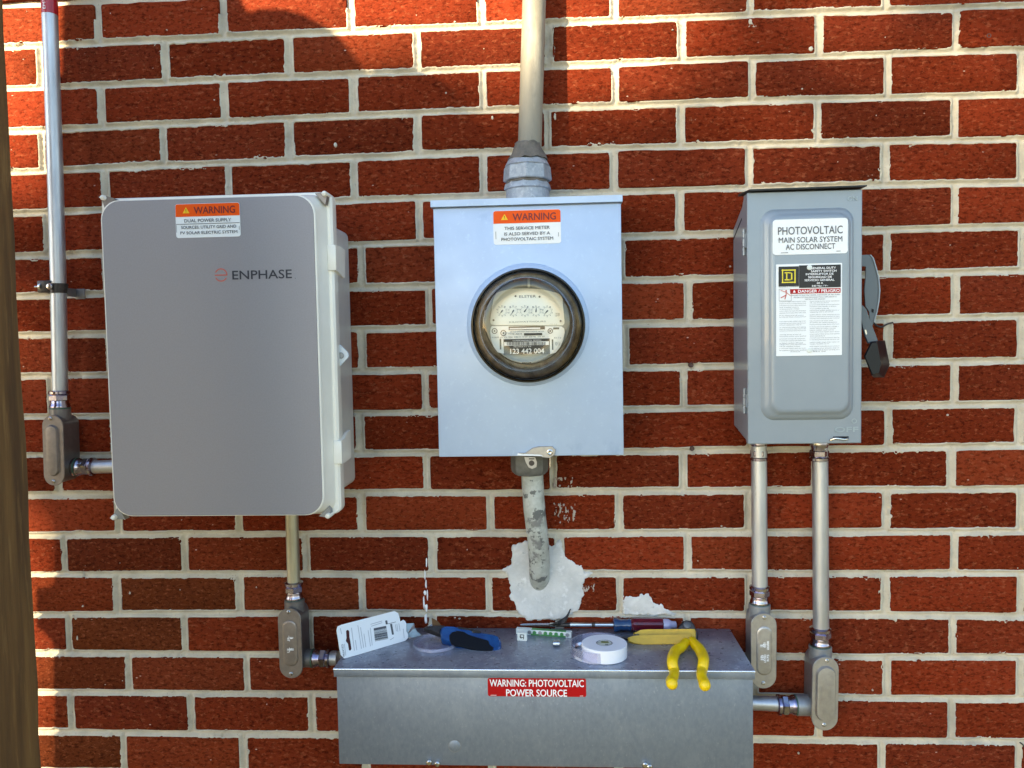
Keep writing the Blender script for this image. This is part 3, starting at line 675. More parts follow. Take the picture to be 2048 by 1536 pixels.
c3 = thing('metal_conduit', 'short yellowish vertical conduit under the silver box', 'conduit', tuple(W(586, 1100, DC)), 'galvanised conduits')
conduit_tube(c3, [pB, W(587, 1150, DC), W(584, 1040, DC), W(582, 990, DC)], .0102, M_CONDB)
fitting(c3, pB, UP, .93)
c4 = thing('metal_conduit', 'stubby horizontal fitting joining the lower left elbow to the long box', 'conduit', tuple(W(640, 1316, .036)), 'galvanised conduits')
fitting(c4, qB, RT, .97)
conduit_tube(c4, [qB, qB + RT * .040], .0112, M_COND)
# --- C, D : right side
thC, iC = conduit_body('grey conduit elbow with lettered oval cover beside the long box', (1528, 1227), (1527, 1377), 50, .060, .010, (32, (1529, 1252), (1528, 1351)), M_ALU, M_COVER,
                       [(1528.7, 1235), (1526.5, 1366)], raised=.0018)
g = G(); kk = msz(.06)
for (s_, x, y, w, h) in [('UL', 1524, 1291, 6, 7), ('WET', 1530, 1290, 11, 4.5), ('LOCATION', 1536, 1291, 17, 4), ('JB', 1525, 1316, 12, 7), ('LISTED', 1530, 1317, 16, 4), ('R75', 1536, 1316, 13, 4)]:
    text_geo(g, s_, W(x, y, .0620), w * kk, h * kk, ux=Vector((0, 0, 1)), uz=Vector((-1, 0, 0)), bold=.00018)
build('lettering', g, M_INKW, bpy.data.objects[thC.children[1].name], 0)
DR = .034
pC = neck(thC, 1519, 1230, DR, UP, .018, .0165, M_ALU)
c5 = thing('metal_conduit', 'left one of the two vertical conduits under the switch box', 'conduit', tuple(W(1519, 1170, DR)), 'galvanised conduits')
conduit_tube(c5, [pC, W(1519.5, 1180, DR), W(1518.5, 1000, DR), W(1517.5, 870, DR)], .0119, M_COND)
fitting(c5, pC, UP, .97); fitting(c5, W(1517.5, 885, DR), -UP, .82, False)
thD, iD = conduit_body('grey conduit elbow with deep oval cover right of the long box', (1652, 1314.5), (1649, 1461), 51, .062, .010, (41, (1652, 1331), (1649.5, 1443)), M_ALU, M_COVER,
                       [(1654, 1321.5), (1648, 1449.5)], raised=.0045)
g = G(); text_geo(g, 'UL', W(1651, 1427, .0685), .006, .005, bold=.0001); text_geo(g, 'JUNCTION', W(1645, 1392, .0685), .026, .003, ux=Vector((0, 0, 1)), uz=Vector((-1, 0, 0)))
text_geo(g, 'LISTED 3/4', W(1661, 1385, .0685), .026, .003, ux=Vector((0, 0, 1)), uz=Vector((-1, 0, 0)))
build('lettering', g, M_COVER, bpy.data.objects[thD.children[1].name], 0)
pD = neck(thD, 1640.5, 1316, DR, UP, .020, .0170, M_ALU)
qD = neck(thD, 1622, 1410, .036, -RT, .024, .0162, M_ALU)
c6 = thing('metal_conduit', 'right one of the two vertical conduits under the switch box', 'conduit', tuple(W(1641, 1200, DR)), 'galvanised conduits')
conduit_tube(c6, [pD, W(1642, 1250, DR), W(1641, 1050, DR), W(1639.5, 870, DR)], .0119, M_COND)
fitting(c6, pD, UP, 1.02); fitting(c6, W(1638.5, 885, DR), -UP, .93, False)
c7 = thing('metal_conduit', 'short horizontal conduit from the long box to the right elbow', 'conduit', tuple(W(1530, 1407, .036)), 'galvanised conduits')
conduit_tube(c7, [qD, W(1560, 1408, .036), W(1470, 1404, .036)], .0112, M_COND)
fitting(c7, qD, -RT, 1.0)
# ================================================================ COMBINER BOX (left)
DL = .165
def sec(l, r, t, b, d):   # rectangle through pixel edges measured at mid sides
    return W(l, 715, d).x, W(r, 715, d).x, W(430, b, d).z, W(430, t, d).z
X0, X1, Z0, Z1 = sec(216, 637, 395.5, 1031, DL)
cb = thing('combiner_box', 'large silver-fronted solar combiner box with cream plastic rim, left on the wall', 'electrical box', ((X0 + X1) / 2, 0, Z0))
e = .0165
g = G(); g.loft([rrect(X0 - .002, X1 + .004, Z0 + .016, Z1 - .028, .012, .002), rrect(X0 - .002, X1 + .004, Z0 + .016, Z1 - .028, .012, .10), rrect(X0 - .006, X1 + .008, Z0 + .010, Z1 - .018, .016, .122)])
build('base', g, M_PLASB, cb)
g = G(); F = lambda ex, r, d: rrect(X0 - ex, X1 + ex, Z0 - ex * .30, Z1 + ex * .55, r, d)
g.loft([F(e, .010, .112), F(e + .001, .011, .118), F(e + .001, .011, .133), F(e - .002, .009, .136), F(e - .006, .02, .1362), F(.006, .024, .150), F(.0022, .026, .160), F(.0018, .027, DL - .001), F(.0008, .027, DL)])
lid = build('lid', g, M_PLAS, cb, 25)
g = G(); k = .0
g.plate(rrect(X0 + .0006, X1 - .0006, Z0 + .0006, Z1 - .0006, .027, DL + .0012, 8), FRONT, .0014, .0005); pan = build('front_panel', g, M_PANEL, cb)
# corner screws with ears
for (sx, sy, lx, ly) in ((208, 396, 220, 408), (650, 388, 640, 398), (230, 1034, 243, 1026), (657, 1031, 648, 1022)):
    p = W(sx, sy, .150); g = G(); g.lathe(p, FRONT, [(-.02, .0038), (.004, .0038), (.0055, .0030), (.0058, .0008)], 16)
    g.box(p.x - .0034, p.x + .0034, -.1570, -.1556, p.z - .0005, p.z + .0005); build('corner_screw', g, M_PLAS, lid)
    q = W(lx, ly, .150); g = G(); n = (q - p); n.z, n.x = n.z, n.x
    s_ = Vector((-(q - p).z, 0, (q - p).x)).normalized() * .006
    g.plate([p - s_ * .7, p + s_ * .7, q + s_ * 1.8, q - s_ * 1.8], FRONT, .012); build('corner_ear', g, M_COVERD if sy < 500 else M_ALU, lid)
# latches on the right side
xs_ = X1 + e + .0012
for (ya, yb) in ((490, 541), (882, 928)):
    zt_, zb_ = W(655, ya, .14).z, W(655, yb, .14).z; g = G()
    g.box(xs_ - .008, xs_ + .0045, -.1395, -.1365, zb_, zt_, .001)
    prof = [(-.1385, zt_), (-.1385, zb_), (-.128, zb_), (-.118, zb_ - .003), (-.100, zb_ - .0065), (-.090, zb_ - .007), (-.085, zt_ - .001), (-.110, zt_ + .001), (-.122, zt_ + .001), (-.130, zt_)]
    if ya > 600: prof = [(-.1385, zt_), (-.1385, zb_), (-.122, zb_ - .001), (-.090, zb_ + .001), (-.085, zb_ + .003), (-.085, zt_ + .010), (-.105, zt_ + .008), (-.118, zt_ + .001), (-.130, zt_)]
    g.loft([[Vector((xs_ - .001, y, z)) for y, z in prof], [Vector((xs_ + .0035, y, z)) for y, z in prof]]); build('latch', g, M_PLAS, lid, 30)
# padlock tab
D_T = .118; T = [W(x, y, D_T) for x, y in ((668, 683), (674, 684), (695, 704), (697, 709), (697, 714), (694, 718), (675, 738), (669, 739))]
hc = W(682, 711, D_T); g = G(); g.plate(T, FRONT, .004, .0008); tb2 = build('padlock_tab', g, mat('pale_blue_plastic', (.58, .63, .66, 1), .35), cb)
g = G(); g.lathe(hc, FRONT, [(.0002, .0042), (.0012, .0048), (.0015, .0042), (.0010, .0036)], 20); g.lathe(hc, FRONT, [(.0004, .0034), (.0007, .0034)], 16); build('padlock_hole', g, M_ALU, tb2)
# printed logo
dl = DL + .0016
g = G(); text(('ENPHASE'), 524, 549, 123, 17.5, dl, M_LOGOT, pan, bold=.28)
g = G(); k = msz(dl); c = W(442, 550, dl)
def arc(g, c, r, w, a0, a1, n=24):
    ps = [math.radians(a0 + (a1 - a0) * i / n) for i in range(n + 1)]
    vs = [c + Vector((math.cos(a) * rr, 0, math.sin(a) * rr)) for a in ps for rr in (r - w / 2, r + w / 2)]
    g.add(vs, [(2 * i, 2 * i + 1, 2 * i + 3, 2 * i + 2) for i in range(n)])
arc(g, c, 12.3 * k, 2.2 * k, 0, 155); arc(g, c, 12.3 * k, 2.2 * k, 205, 332); flat(g, 442, 550.3, 26, 2.2, dl)
build('emblem', g, M_LOGO, pan, 0)
g = G(); flat(g, 590.5, 556.5, 1.3, 1.3, dl); build('lettering', g, M_LOGOT, pan, 0)
def warning(th_, cx, cy, w, h, d, lines, rule=None):
    st_ = sheet(cx, cy, w, h, d + .0005, .0006, 5, M_WHITE, th_, 'warning_sticker')
    k = msz(d); c = W(cx, cy, d + .0009); g = G(); hh = h * k; ww = w * k * .994
    top_ = c.z + hh / 2 - .0004; bot = top_ - hh * .37; r = 4.5 * k
    pts = rrect(c.x - ww / 2, c.x + ww / 2, bot, top_, [r, r, .00001, .00001], d + .0009, 4); g.add(pts, [tuple(range(len(pts)))]); build('orange_header', g, M_ORANGE, st_, 0)
    dd = d + .0012; cz = (top_ + bot) / 2
    def tx(s, fx, z, wf, hf, m, bold=0.): 
        g = G(); text_geo(g, s, Vector((c.x + fx * ww, -dd, z)), wf * ww, hf * hh, bold=bold); return build('lettering', g, m, st_, 0)
    tx('WARNING', .11, cz - .0003, .64, .205, M_INKR, .00022)
    tri = lambda s, off: [Vector((c.x - .333 * ww + a * s, -dd - off, cz - .0005 + b * s)) for a, b in ((-.0050, -.0036), (.0050, -.0036), (0, .0050))]
    g = G(); g.add(tri(1.0, 0), [(0, 1, 2)]); build('hazard_triangle', g, M_TYEL, st_, 0)
    g = G(); q = Vector((c.x - .333 * ww, -dd - .0002, cz - .0006)); g.add([q + Vector(v) for v in ((-.0003, 0, -.0008), (.0003, 0, -.0008), (.0005, 0, .0022), (-.0005, 0, .0022))], [(0, 1, 2, 3)])
    g.add([q + Vector(v) for v in ((-.0004, 0, -.0022), (.0004, 0, -.0022), (.0004, 0, -.0014), (-.0004, 0, -.0014))], [(0, 1, 2, 3)]); build('exclamation_mark', g, M_INKR, st_, 0)
    for (s, fx, fz, wf, hf) in lines: tx(s, fx, c.z + fz * hh, wf, hf, M_INKG, .00010)
    g = G()
    if rule:
        flat(g, cx, cy + rule * h, w * .99, 1.1, dd)
        build('printed_rule', g, M_INKG, st_, 0)
    g = G(); flat(g, cx - w * .465, cy + h * .25, .8, 15, dd); build('edge_print', g, M_INKG, st_, 0)
    g = G(); flat(g, cx + w * .47, cy + h * .22, .8, 8, dd); build('edge_print', g, M_INKG, st_, 0)
warning(cb, 415.5, 440.5, 134, 68.5, DL + .0012, [('DUAL POWER SUPPLY', .0, .0, .73, .095), ('SOURCES: UTILITY GRID AND', .01, -.195, .86, .085), ('PV SOLAR ELECTRIC SYSTEM', .01, -.355, .89, .085)], rule=.095)
# ================================================================ METER SOCKET
DM = .110
X0m, X1m = (W(868, 420, DM).x + W(876, 900, DM).x) / 2, (W(1245, 420, DM).x + W(1244.5, 900, DM).x) / 2
Z1m, Z0m = W(1056, 404, DM).z, W(1060, 912, DM).z
ms = thing('meter_socket', 'pale blue-grey steel meter box in the middle of the wall', 'electrical box', ((X0m + X1m) / 2, 0, Z0m))
g = G(); g.box(X0m, X1m, -DM, -.002, Z0m, Z1m - .0058, .0012); g.box(X0m + .002, X1m - .002, -DM + .006, -.004, Z1m - .007, Z1m - .001); g.box(X0m + .002, X1m - .002, -DM + .004, -.004, Z0m + .001, Z0m + .003)
body = build('body', g, M_METER, ms)
g = G(); g.loft([[Vector(p) for p in ((X0m - .003, -.002, Z1m + .010), (X1m + .002, -.002, Z1m + .010), (X1m + .002, -.002, Z1m - .004), (X0m - .003, -.002, Z1m - .004))],
                 [Vector(p) for p in ((X0m - .003, -DM - .005, Z1m + .0055), (X1m + .002, -DM - .005, Z1m + .0055), (X1m + .002, -DM - .005, Z1m - .004), (X0m - .003, -DM - .005, Z1m - .004))]])
build('top_cap', g, M_METER, ms, 20)
# boss ring pressed in the cover
bc = W(1055.5, 649.5, DM); rb = 123.5 * msz(DM)
g = G(); ring = lambda r, d: disc(bc.x, bc.z, r, d, 72)
g.loft([ring(rb, DM - .001), ring(rb - .0015, DM + .0012), ring(rb - .004, DM + .0045), ring(rb - .0075, DM + .0072), ring(rb - .010, DM + .008), ring(rb - .013, DM + .0078), ring(rb - .014, DM + .004)], False, False)
build('raised_boss', g, M_METER, ms)
warning(ms, 1054, 454, 134, 67, DM, [('THIS SERVICE METER', .0, -.04 + .015, .675, .09), ('IS ALSO SERVED BY A', .0, -.19, .68, .09), ('PHOTOVOLTAIC SYSTEM', .0, -.345, .77, .09)])
# hasp at the bottom
hp = []
H = lambda x, y, d=DM + .004: W(980 + x / 4.15, 880 + y / 4.15, d)
g = G(); g.plate([H(*p) for p in ((225, 108), (270, 120), (420, 125), (435, 145), (500, 150), (540, 120), (545, 80), (515, 52), (400, 55), (350, 68), (290, 110))], FRONT, .0045, .0008)
hasp = build('hasp', g, M_COVER, ms)
g = G(); g.lathe(H(497, 102, DM + .004), FRONT, [(0, .0045), (.0015, .0045), (.002, .0030), (.0012, .0018)], 16); build('rivet', g, M_STEEL, hasp)
g = G(); g.plate([H(*p) for p in ((230, 108), (425, 122), (440, 134), (225, 128))], FRONT, .0030); build('hasp_edge', g, M_WHITE, hasp)
D2 = DM - .006
g = G(); g.plate([H(x, y, D2) for x, y in ((283, 140), (375, 145), (390, 185), (385, 225), (350, 240), (320, 228), (295, 180))], FRONT, .002); lp = build('hasp_loop', g, M_COVER, ms)
g = G(); g.lathe(H(345, 192, D2), FRONT, [(.0002, .0042), (.0006, .0040)], 16); g.box(H(345, 156, D2).x - .004, H(345, 156, D2).x + .004, -D2 - .0004, -D2, H(345, 156, D2).z - .0008, H(345, 156, D2).z + .0008); build('loop_hole', g, M_DARKM, lp)
g = G(); g.tube([H(500, 150, D2), H(498, 225, D2)], .0009, 6); build('seal_wire', g, M_STEEL, ms)
# ================================================================ ELECTRIC METER
D0 = DM + .008
em = thing('electric_meter', 'round glass electric meter with five dials in the middle box', 'meter', (bc.x, -D0, bc.z - .08))
mc = W(1056, 651, D0); rr = 113.3 * msz(D0)
R_ = lambda r, d: disc(mc.x, mc.z, r, d, 72)
g = G(); g.loft([R_(rr - .002, D0 - .012), R_(rr, D0), R_(rr + .0003, D0 + .005), R_(rr - .0008, D0 + .0065), R_(rr - .0022, D0 + .0067), R_(rr - .0035, D0 + .003)], False, False); build('base_ring', g, M_BRONZE, em)
g = G(); g.loft([R_(rr - .003, D0 - .002), R_(rr - .006, D0 + .004), R_(.055, D0 + .006), R_(.002, D0 + .002)], True, True); build('back_disc', g, mat('inner_bronze', (.30, .255, .19, 1), .3, .7, c2=(.11, .085, .055, 1), nscale=60), em)
rf = .0640; DF = D0 + .078
g = G(); g.loft([R_(rr - .0024, D0 + .006), R_(rr - .0050, D0 + .010), R_(rr - .0058, D0 + .017), R_(rr - .0090, D0 + .020), R_(rr - .0095, D0 + .034), R_(rf + .0045, D0 + .040), R_(rf + .002, D0 + .047)], False, False); build('glass_skirt', g, M_SMOKE, em)
g = G(); prof = [(rf + .002, D0 + .047), (rf + .0012, D0 + .062), (rf - .0008, D0 + .070), (rf - .0048, D0 + .0755), (rf - .010, D0 + .0772), (rf - .013, D0 + .0765), (rf * .5, D0 + .078), (.001, D0 + .0785)]
g.loft([R_(r, d) for r, d in prof], False, True); build('glass_dome', g, M_GLASS, em)
DI = D0 + .034                                  # plane of the dial plate
Q = lambda x, y, d=None: W(980 + x / 8.53, 560 + y / 8.53, DI if d is None else d)
g = G(); cI = Q(635, 700); 
g.lathe(cI + Vector((0, .006, 0)), FRONT, [(0, .060), (.0006, .060), (.001, .058)], 64); build('back_plate', g, M_GREYM, em)
g = G(); cup = [(.0615, DI - .03), (.0615, DI - .004), (.0605, DI + .010)]
g.loft([disc(cI.x, cI.z, r, d, 64) for r, d in cup], False, False); build('inner_cup', g, mat('cup_metal', (.50, .46, .37, 1), .25, .8, c2=(.22, .18, .12, 1), nscale=45), em)
g = G(); g.plate([Q(*p) for p in smooth_path([Vector((x, y, 0)) for x, y in ((20, 760), (5, 715), (15, 600), (50, 380), (60, 320), (110, 230), (200, 185), (400, 150), (640, 142), (880, 160), (1080, 205), (1170, 230), (1235, 300), (1245, 340), (1240, 380), (1262, 600), (1272, 720), (1250, 765), (1180, 775), (640, 772), (100, 772))], 2) for p in [p[:2]]], FRONT, .0015)
fp = build('dial_plate', g, M_FACE, em)
g = G(); g.plate([Q(*p) for p in ((30, 785), (1220, 790), (1268, 830), (1275, 900), (1250, 1020), (1200, 1140), (1120, 1240), (1020, 1265), (640, 1280), (230, 1255), (130, 1235), (60, 1140), (20, 1020), (5, 900), (8, 830))], FRONT, .0012)
npl = build('name_plate', g, M_NAMEP, em)
E1 = DI + .0006; k = msz(E1)
def qt(s, x, y, w, h, m, par, bold=0): text(s, 980 + x / 8.53, 560 + y / 8.53, w / 8.53, h / 8.53, E1, m, par, bold=bold)
qt('ELSTER', 640, 280, 285, 40, M_INKG, fp, .15); qt('KILOWATTHOURS', 640, 712, 620, 24, M_INKG, fp); qt('CL200 240V', 1150, 590, 80, 60, M_INKG, fp)
qt('CA 0.6', 1080, 752, 130, 12, M_INKG, fp)
for i, (x, y, a) in enumerate(((205, 530, 232), (395, 530, 240), (595, 530, 52), (785, 530, 85), (975, 533, 225))):
    c = Q(x, y, E1); g = G()
    for n in range(10):
        b_ = math.radians(90 - (36 * n if i % 2 == 0 else -36 * n)); text_geo(g, str(n), c + Vector((math.cos(b_), 0, math.sin(b_))) * 11.0 * k * .92, 2.2 * k, 3.0 * k)
    arc(g, c, 8.2 * k, .35 * k, 0, 360, 20); dl_ = build('dial', g, M_INKG, fp, 0)
    g = G(); b_ = math.radians(a); u = Vector((math.cos(b_), 0, math.sin(b_))); v = Vector((-u.z, 0, u.x)); cc = c + Vector((0, -.0008, 0))
    g.add([cc - u * 2.6 * k + v * 1.0 * k, cc - u * 2.6 * k - v * 1.0 * k, cc - v * 1.5 * k, cc + u * 9 * k, cc + v * 1.5 * k], [(0, 1, 2, 3, 4)]); build('pointer', g, M_INK, dl_, 0)
for x, y in ((435, 275), (845, 285), (60, 685), (1205, 700)): g = G(); g.lathe(Q(x, y, E1), FRONT, [(0, 2.2 * k), (.0008, 2.0 * k)], 12); build('plate_screw', g, M_DARKM, fp)
g = G()
def qf(x0, y0, x1, y1, d=E1, gg=None): flat(gg or g, 980 + (x0 + x1) / 2 / 8.53, 560 + (y0 + y1) / 2 / 8.53, (x1 - x0) / 8.53, (y1 - y0) / 8.53, d)
g = G(); qf(318, 790, 935, 848); qf(580, 905, 890, 945); qf(1080, 808, 1180, 842); qf(165, 1003, 192, 1185); qf(1055, 1012, 1080, 1192); qf(232, 1003, 1020, 1272); build('black_panel', g, M_INK, npl, 0)
g = G(); E2 = E1 + .0004
qf(335, 815, 855, 838, E2, g); qf(240, 1052, 1005, 1115, E2, g)
build('white_strip', g, M_INKW, npl, 0)
g = G(); x = 290
while x < 955:
    w_ = random.choice([5, 9, 14]); qf(x, 1056, x + w_, 1112, E2 + .0002, g); x += w_ + random.choice([5, 8, 12])
build('barcode', g, M_INK, npl, 0)
E1b = E1; E1 = E2 + .0002
qt('123 442 004', 635, 1212, 575, 84, M_INKW, npl, .25); qt('COMMONWEALTH  EDISON', 630, 1030, 480, 22, M_INKW, npl); qt('PROPERTY OF', 555, 1138, 300, 20, M_INKW, npl)
E1 = E1b
qt('SINGLE STATOR WATTHOUR METER', 630, 880, 580, 18, M_INKG, npl); qt('TYPE AB1R', 430, 922, 240, 26, M_INKG, npl); qt('FORM 2S  CL 200  240 V  3 W  60 Hz  TA 30', 480, 972, 900, 22, M_INKG, npl); qt('Kh 7.2', 1155, 985, 120, 24, M_INKG, npl); qt('MADE IN USA', 1150, 1085, 80, 60, M_INKG, npl)
for x, y, r in ((78, 870, 5), (228, 905, 5.2), (1028, 870, 4.5)): g = G(); arc(g, Q(x, y, E1), r * k, 1.6 * k, 0, 360, 20); g.lathe(Q(x, y, E1), FRONT, [(0, 1.8 * k), (.0004, 1.8 * k)], 10); build('plate_rivet', g, M_DARKM, npl, 0)
g = G(); qf(545, 1402, 702, 1425, DI - .004, g); build('slot', g, M_INK, em, 0)
g = G(); g.box(Q(640, 60, DI).x, Q(685, 60, DI).x, -DI + .004, -DI + .001, Q(640, 130, DI).z, Q(640, -30, DI).z, .0005); build('top_tab', g, M_WHITEP, em)
# ================================================================ SERVICE MAST + HUB
DS = .056
mast = thing('service_mast', 'old tan painted service pipe rising from the hub above the meter box', 'pipe', tuple(W(1056, 400, DS)))
bot = W(1059.5, 292, .048); topm = W(1068.5, 0, .033); axm = (topm - bot).normalized()
g = G(); g.tube([bot - axm * .03, bot, topm, topm + Vector((.0, 0, .9))], 23.2 * msz(.040), 32); build('pipe', g, M_MAST, mast, 40)
g = G(); c = W(1055.5, 395, DS); V_ = (W(1056, 300, DS) - c).normalized(); V_ = UP; k = msz(DS)
def hub_ring(z0, z1, r0, r1, seg, name, m=M_HUB, rot=0, bev=.0015):
    g = G(); g.lathe(c, V_, [(z0 * k, r0 * k - bev), (z0 * k + bev, r0 * k), (z1 * k - bev * 2.5, r1 * k), (z1 * k, r1 * k - bev * 2)], seg); return build(name, g, m, mast, 30)
hub_ring(-10, 22, 43.5, 42.5, 40, 'hub_socket'); hub_ring(13, 29, 47, 45, 10, 'lock_ring'); hub_ring(24, 36, 43, 41, 40, 'hub_thread', M_SEAL); hub_ring(31, 62, 48, 46, 8, 'hub_nut')
hub_ring(58, 78, 44, 38, 40, 'hub_nut_shoulder', M_HUB, 0, .002)
g = G(); prof = [(72 * k, 40 * k), (82 * k, 34 * k), (92 * k, 29 * k), (103 * k, 25 * k), (106 * k, 23 * k)]
g.lathe(c + Vector((.001, 0, 0)), V_, prof, 28)
for v in g.v: v += Vector((random.gauss(0, .0008), random.gauss(0, .0008), random.gauss(0, .0008)))
build('sealant', g, M_SEAL, mast, 60)
# ================================================================ LOWER SERVICE PIPE
DQ = .052
sp = thing('service_pipe', 'peeling grey pipe bending from the meter box into the white cement patch', 'pipe', tuple(W(1062, 930, DQ)))
g = G(); c = W(1059, 905, DQ); k = msz(DQ); g.lathe(c, -UP, [(0, 38 * k), (30 * k, 38 * k), (38 * k, 36 * k), (44 * k, 30 * k)], 8); build('connector_nut', g, mat('dull_casting', (.17, .17, .16, 1), .6, .3, c2=(.12, .12, .11, 1), nscale=80, bump=.3, bscale=300), sp, 30)
pth = smooth_path([W(1064, 935, .050), W(1065, 960, .048), W(1069, 1020, .046), W(1076, 1080, .036), W(1079, 1125, .018), W(1079, 1150, .004), W(1078, 1165, -.012)], 4)
rad = [(22.5 - 1.5 * i / len(pth)) * k + rng.normal(0, .0001) for i in range(len(pth))]
g = G(); g.tube(pth, rad, 28); build('pipe', g, M_OLDP, sp, 60)
# ================================================================ DISCONNECT SWITCH
DW = .100
Xa, Xb = (W(1494, 400, DW).x + W(1497, 880, DW).x) / 2, (W(1724, 400, DW).x + W(1722.5, 880, DW).x) / 2
Zt, Zb = W(1608, 382, DW).z, W(1608, 887, DW).z
ds = thing('disconnect_switch', 'blue-grey safety switch box with side lever and white stickers, right on the wall', 'electrical box', ((Xa + Xb) / 2, 0, Zb))
xbk = Xa + .0015
side = [(-DW + .001, Zt), (-DW + .001, Zb), (-.088, Zb), (-.080, Zb + .005), (-.066, Zb + .007), (-.028, Zb + .0145), (-.004, Zb + .018), (-.004, Zt - .040), (-.064, Zt - .014), (-.072, Zt - .004), (-.072, Zt)]
g = G(); g.loft([[Vector((Xa + .0012, y, z)) for y, z in side], [Vector((Xb - .0012, y, z)) for y, z in side]]); build('body', g, M_SWITCH, ds, 25)
g = G(); g.box(Xa + .0002, Xa + .0012, -.066, -.004, Zt - .047, Zt - .045)
p_ = [Vector((Xa + .0008, y, z)) for y, z in ((-.004, Zt - .053), (-.060, Zt - .030), (-.060, Zt - .0325), (-.004, Zt - .056))]
g = G(); g.loft([[p + Vector((.0012, 0, 0)) for p in p_], p_]); build('seam_gap', g, M_RUBBER, ds)
g = G(); cov_r = [rrect(Xa, Xb, Zb, Zt, .0015, DW - .004), rrect(Xa - .0003, Xb + .0003, Zb - .0003, Zt, .0015, DW - .001), rrect(Xa + .001, Xb - .001, Zb + .001, Zt - .001, .0015, DW)]
RA = (W(1521, 630, DW).x, W(1707, 630, DW).x, W(1610, 840, DW).z, W(1610, 417, DW).z); RB = (W(1546, 630, DW + .011).x, W(1697, 630, DW + .011).x, W(1620, 823, DW + .011).z, W(1620, 432, DW + .011).z)
def RI(t, dd, r): return rrect(*(RA[i] + (RB[i] - RA[i]) * t for i in range(4)), r, dd, 8)
door = G(); door.loft(cov_r); dr = build('door', door, M_SWITCH, ds, 25)
g = G(); g.loft([RI(-.03, DW - .001, .020), RI(.05, DW + .0008, .020), RI(.28, DW + .0036, .019), RI(.42, DW + .0050, .0185), RI(.55, DW + .0056, .018), RI(.75, DW + .0080, .017), RI(.92, DW + .0102, .0155), RI(1.05, DW + .0110, .0145), RI(1.3, DW + .0111, .0135)], False); build('raised_panel', g, M_SWITCH, dr, 60)
g = G(); g.loft([[Vector(p) for p in ((Xa - .004, -.060, Zt + .0055), (Xb + .003, -.060, Zt + .0075), (Xb + .003, -.060, Zt + .0035), (Xa - .004, -.060, Zt + .002))],
                 [Vector(p) for p in ((Xa + .001, -DW - .010, Zt + .003), (Xb + .003, -DW - .010, Zt + .004), (Xb + .003, -DW - .010, Zt + .0022), (Xa + .001, -DW - .010, Zt + .0008))]]); build('rain_lip', g, mat('lip_shadow_black', (.012, .012, .012, 1), .5), ds, 20)  # black colour stands in for the shadow at the lip
for (ya, yb) in ((457, 510), (777, 828)):
    z1_, z0_ = W(1490, ya, .09).z, W(1490, yb, .09).z; hx = Xa - .0012; g = G()
    for s_, t_ in ((0, .31), (.33, .64), (.66, 1)): g.lathe(Vector((hx, -.083, z0_ + (z1_ - z0_) * s_)), UP, [(0, .0018), (.0004, .0022), ((z1_ - z0_) * (t_ - s_) - .0004, .0022), ((z1_ - z0_) * (t_ - s_), .0018)], 10)
    g.box(hx, hx + .0015, -.094, -.083, z0_ + .01, z1_ - .008); build('hinge', g, M_SWITCH, ds)
g = G(); kc = W(1478, 838, .04); 
def arc_yz(g, y, z, r, w, n=24, a0=0, a1=360):
    vs = []
    for i in range(n + 1):
        a = math.radians(a0 + (a1 - a0) * i / n)
        for rr_ in (r - w, r + w): vs.append(Vector((Xa + .0008, y + math.cos(a) * rr_, z + math.sin(a) * rr_)))
    g.add(vs, [(2 * i, 2 * i + 1, 2 * i + 3, 2 * i + 2) for i in range(n)])
arc_yz(g, -.040, W(1480, 840, .04).z, .017, .0005); arc_yz(g, -.040, W(1480, 840, .04).z, .012, .0004, a0=-80, a1=90); build('knockout', g, M_ALU, ds, 0)
# stickers
ws = sheet(1620.5, 473, 143, 68, DW + .0118, .0006, 6, M_WHITE, dr, 'white_sticker')
dS = DW + .0124
text('PHOTOVOLTAIC', 1620.5, 460.5, 123, 15, dS, M_INKG, ws, bold=.12); text('MAIN SOLAR SYSTEM', 1621, 479, 121, 10.5, dS, M_INKG, ws, bold=.1); text('AC DISCONNECT', 1621, 493, 94, 10.5, dS, M_INKG, ws, bold=.1)
for q in ((1569, 505.5, 14), (1677, 502, 8)): g = G(); flat(g, q[0], q[1], q[2], 1.1, dS); build('printed_rule', g, M_INKG, ws, 0)
ls = sheet(1618, 619.5, 126, 179, DW + .0118, .0006, 1, M_WHITE, dr, 'instruction_sticker')
S = lambda x, y: (1540 + x / 4.655, 430 + y / 4.655)
def sf(g, x0, y0, x1, y1, d=dS): a = S(x0, y0); b = S(x1, y1); flat(g, (a[0] + b[0]) / 2, (a[1] + b[1]) / 2, b[0] - a[0], b[1] - a[1], d)
g = G(); sf(g, 84, 482, 265, 660); sf(g, 280, 468, 650, 672); build('black_panel', g, M_STBLK, ls, 0)
dT = dS + .0003; g = G()
for (x0, y0, x1, y1) in ((112, 508, 238, 518), (112, 622, 238, 632), (112, 508, 122, 632), (228, 508, 238, 632), (137, 532, 190, 542), (137, 598, 190, 608), (150, 540, 161, 600), (180, 536, 200, 544), (180, 596, 200, 604), (196, 542, 208, 600)): sf(g, x0, y0, x1, y1, dT + (.00005 if x0 in (112, 228, 137) and x1 - x0 < 20 else 0))
build('emblem', g, M_INKY, ls, 0)
def stx(s, x, y, w, h, m, b=.12, d=dT): a = S(x, y); text(s, a[0], a[1], w / 4.655, h / 4.655, d, m, ls, bold=b)
stx('SQUARE D COMPANY', 175, 668, 175, 10, M_INKG, .05); stx('GENERAL DUTY', 495, 493, 225, 19, M_INKW); stx('SAFETY SWITCH', 500, 521, 225, 18, M_INKW); stx('INTERRUPTOR DE', 462, 549, 245, 18, M_INKW); stx('SEGURIDAD DE', 465, 577, 210, 18, M_INKW)
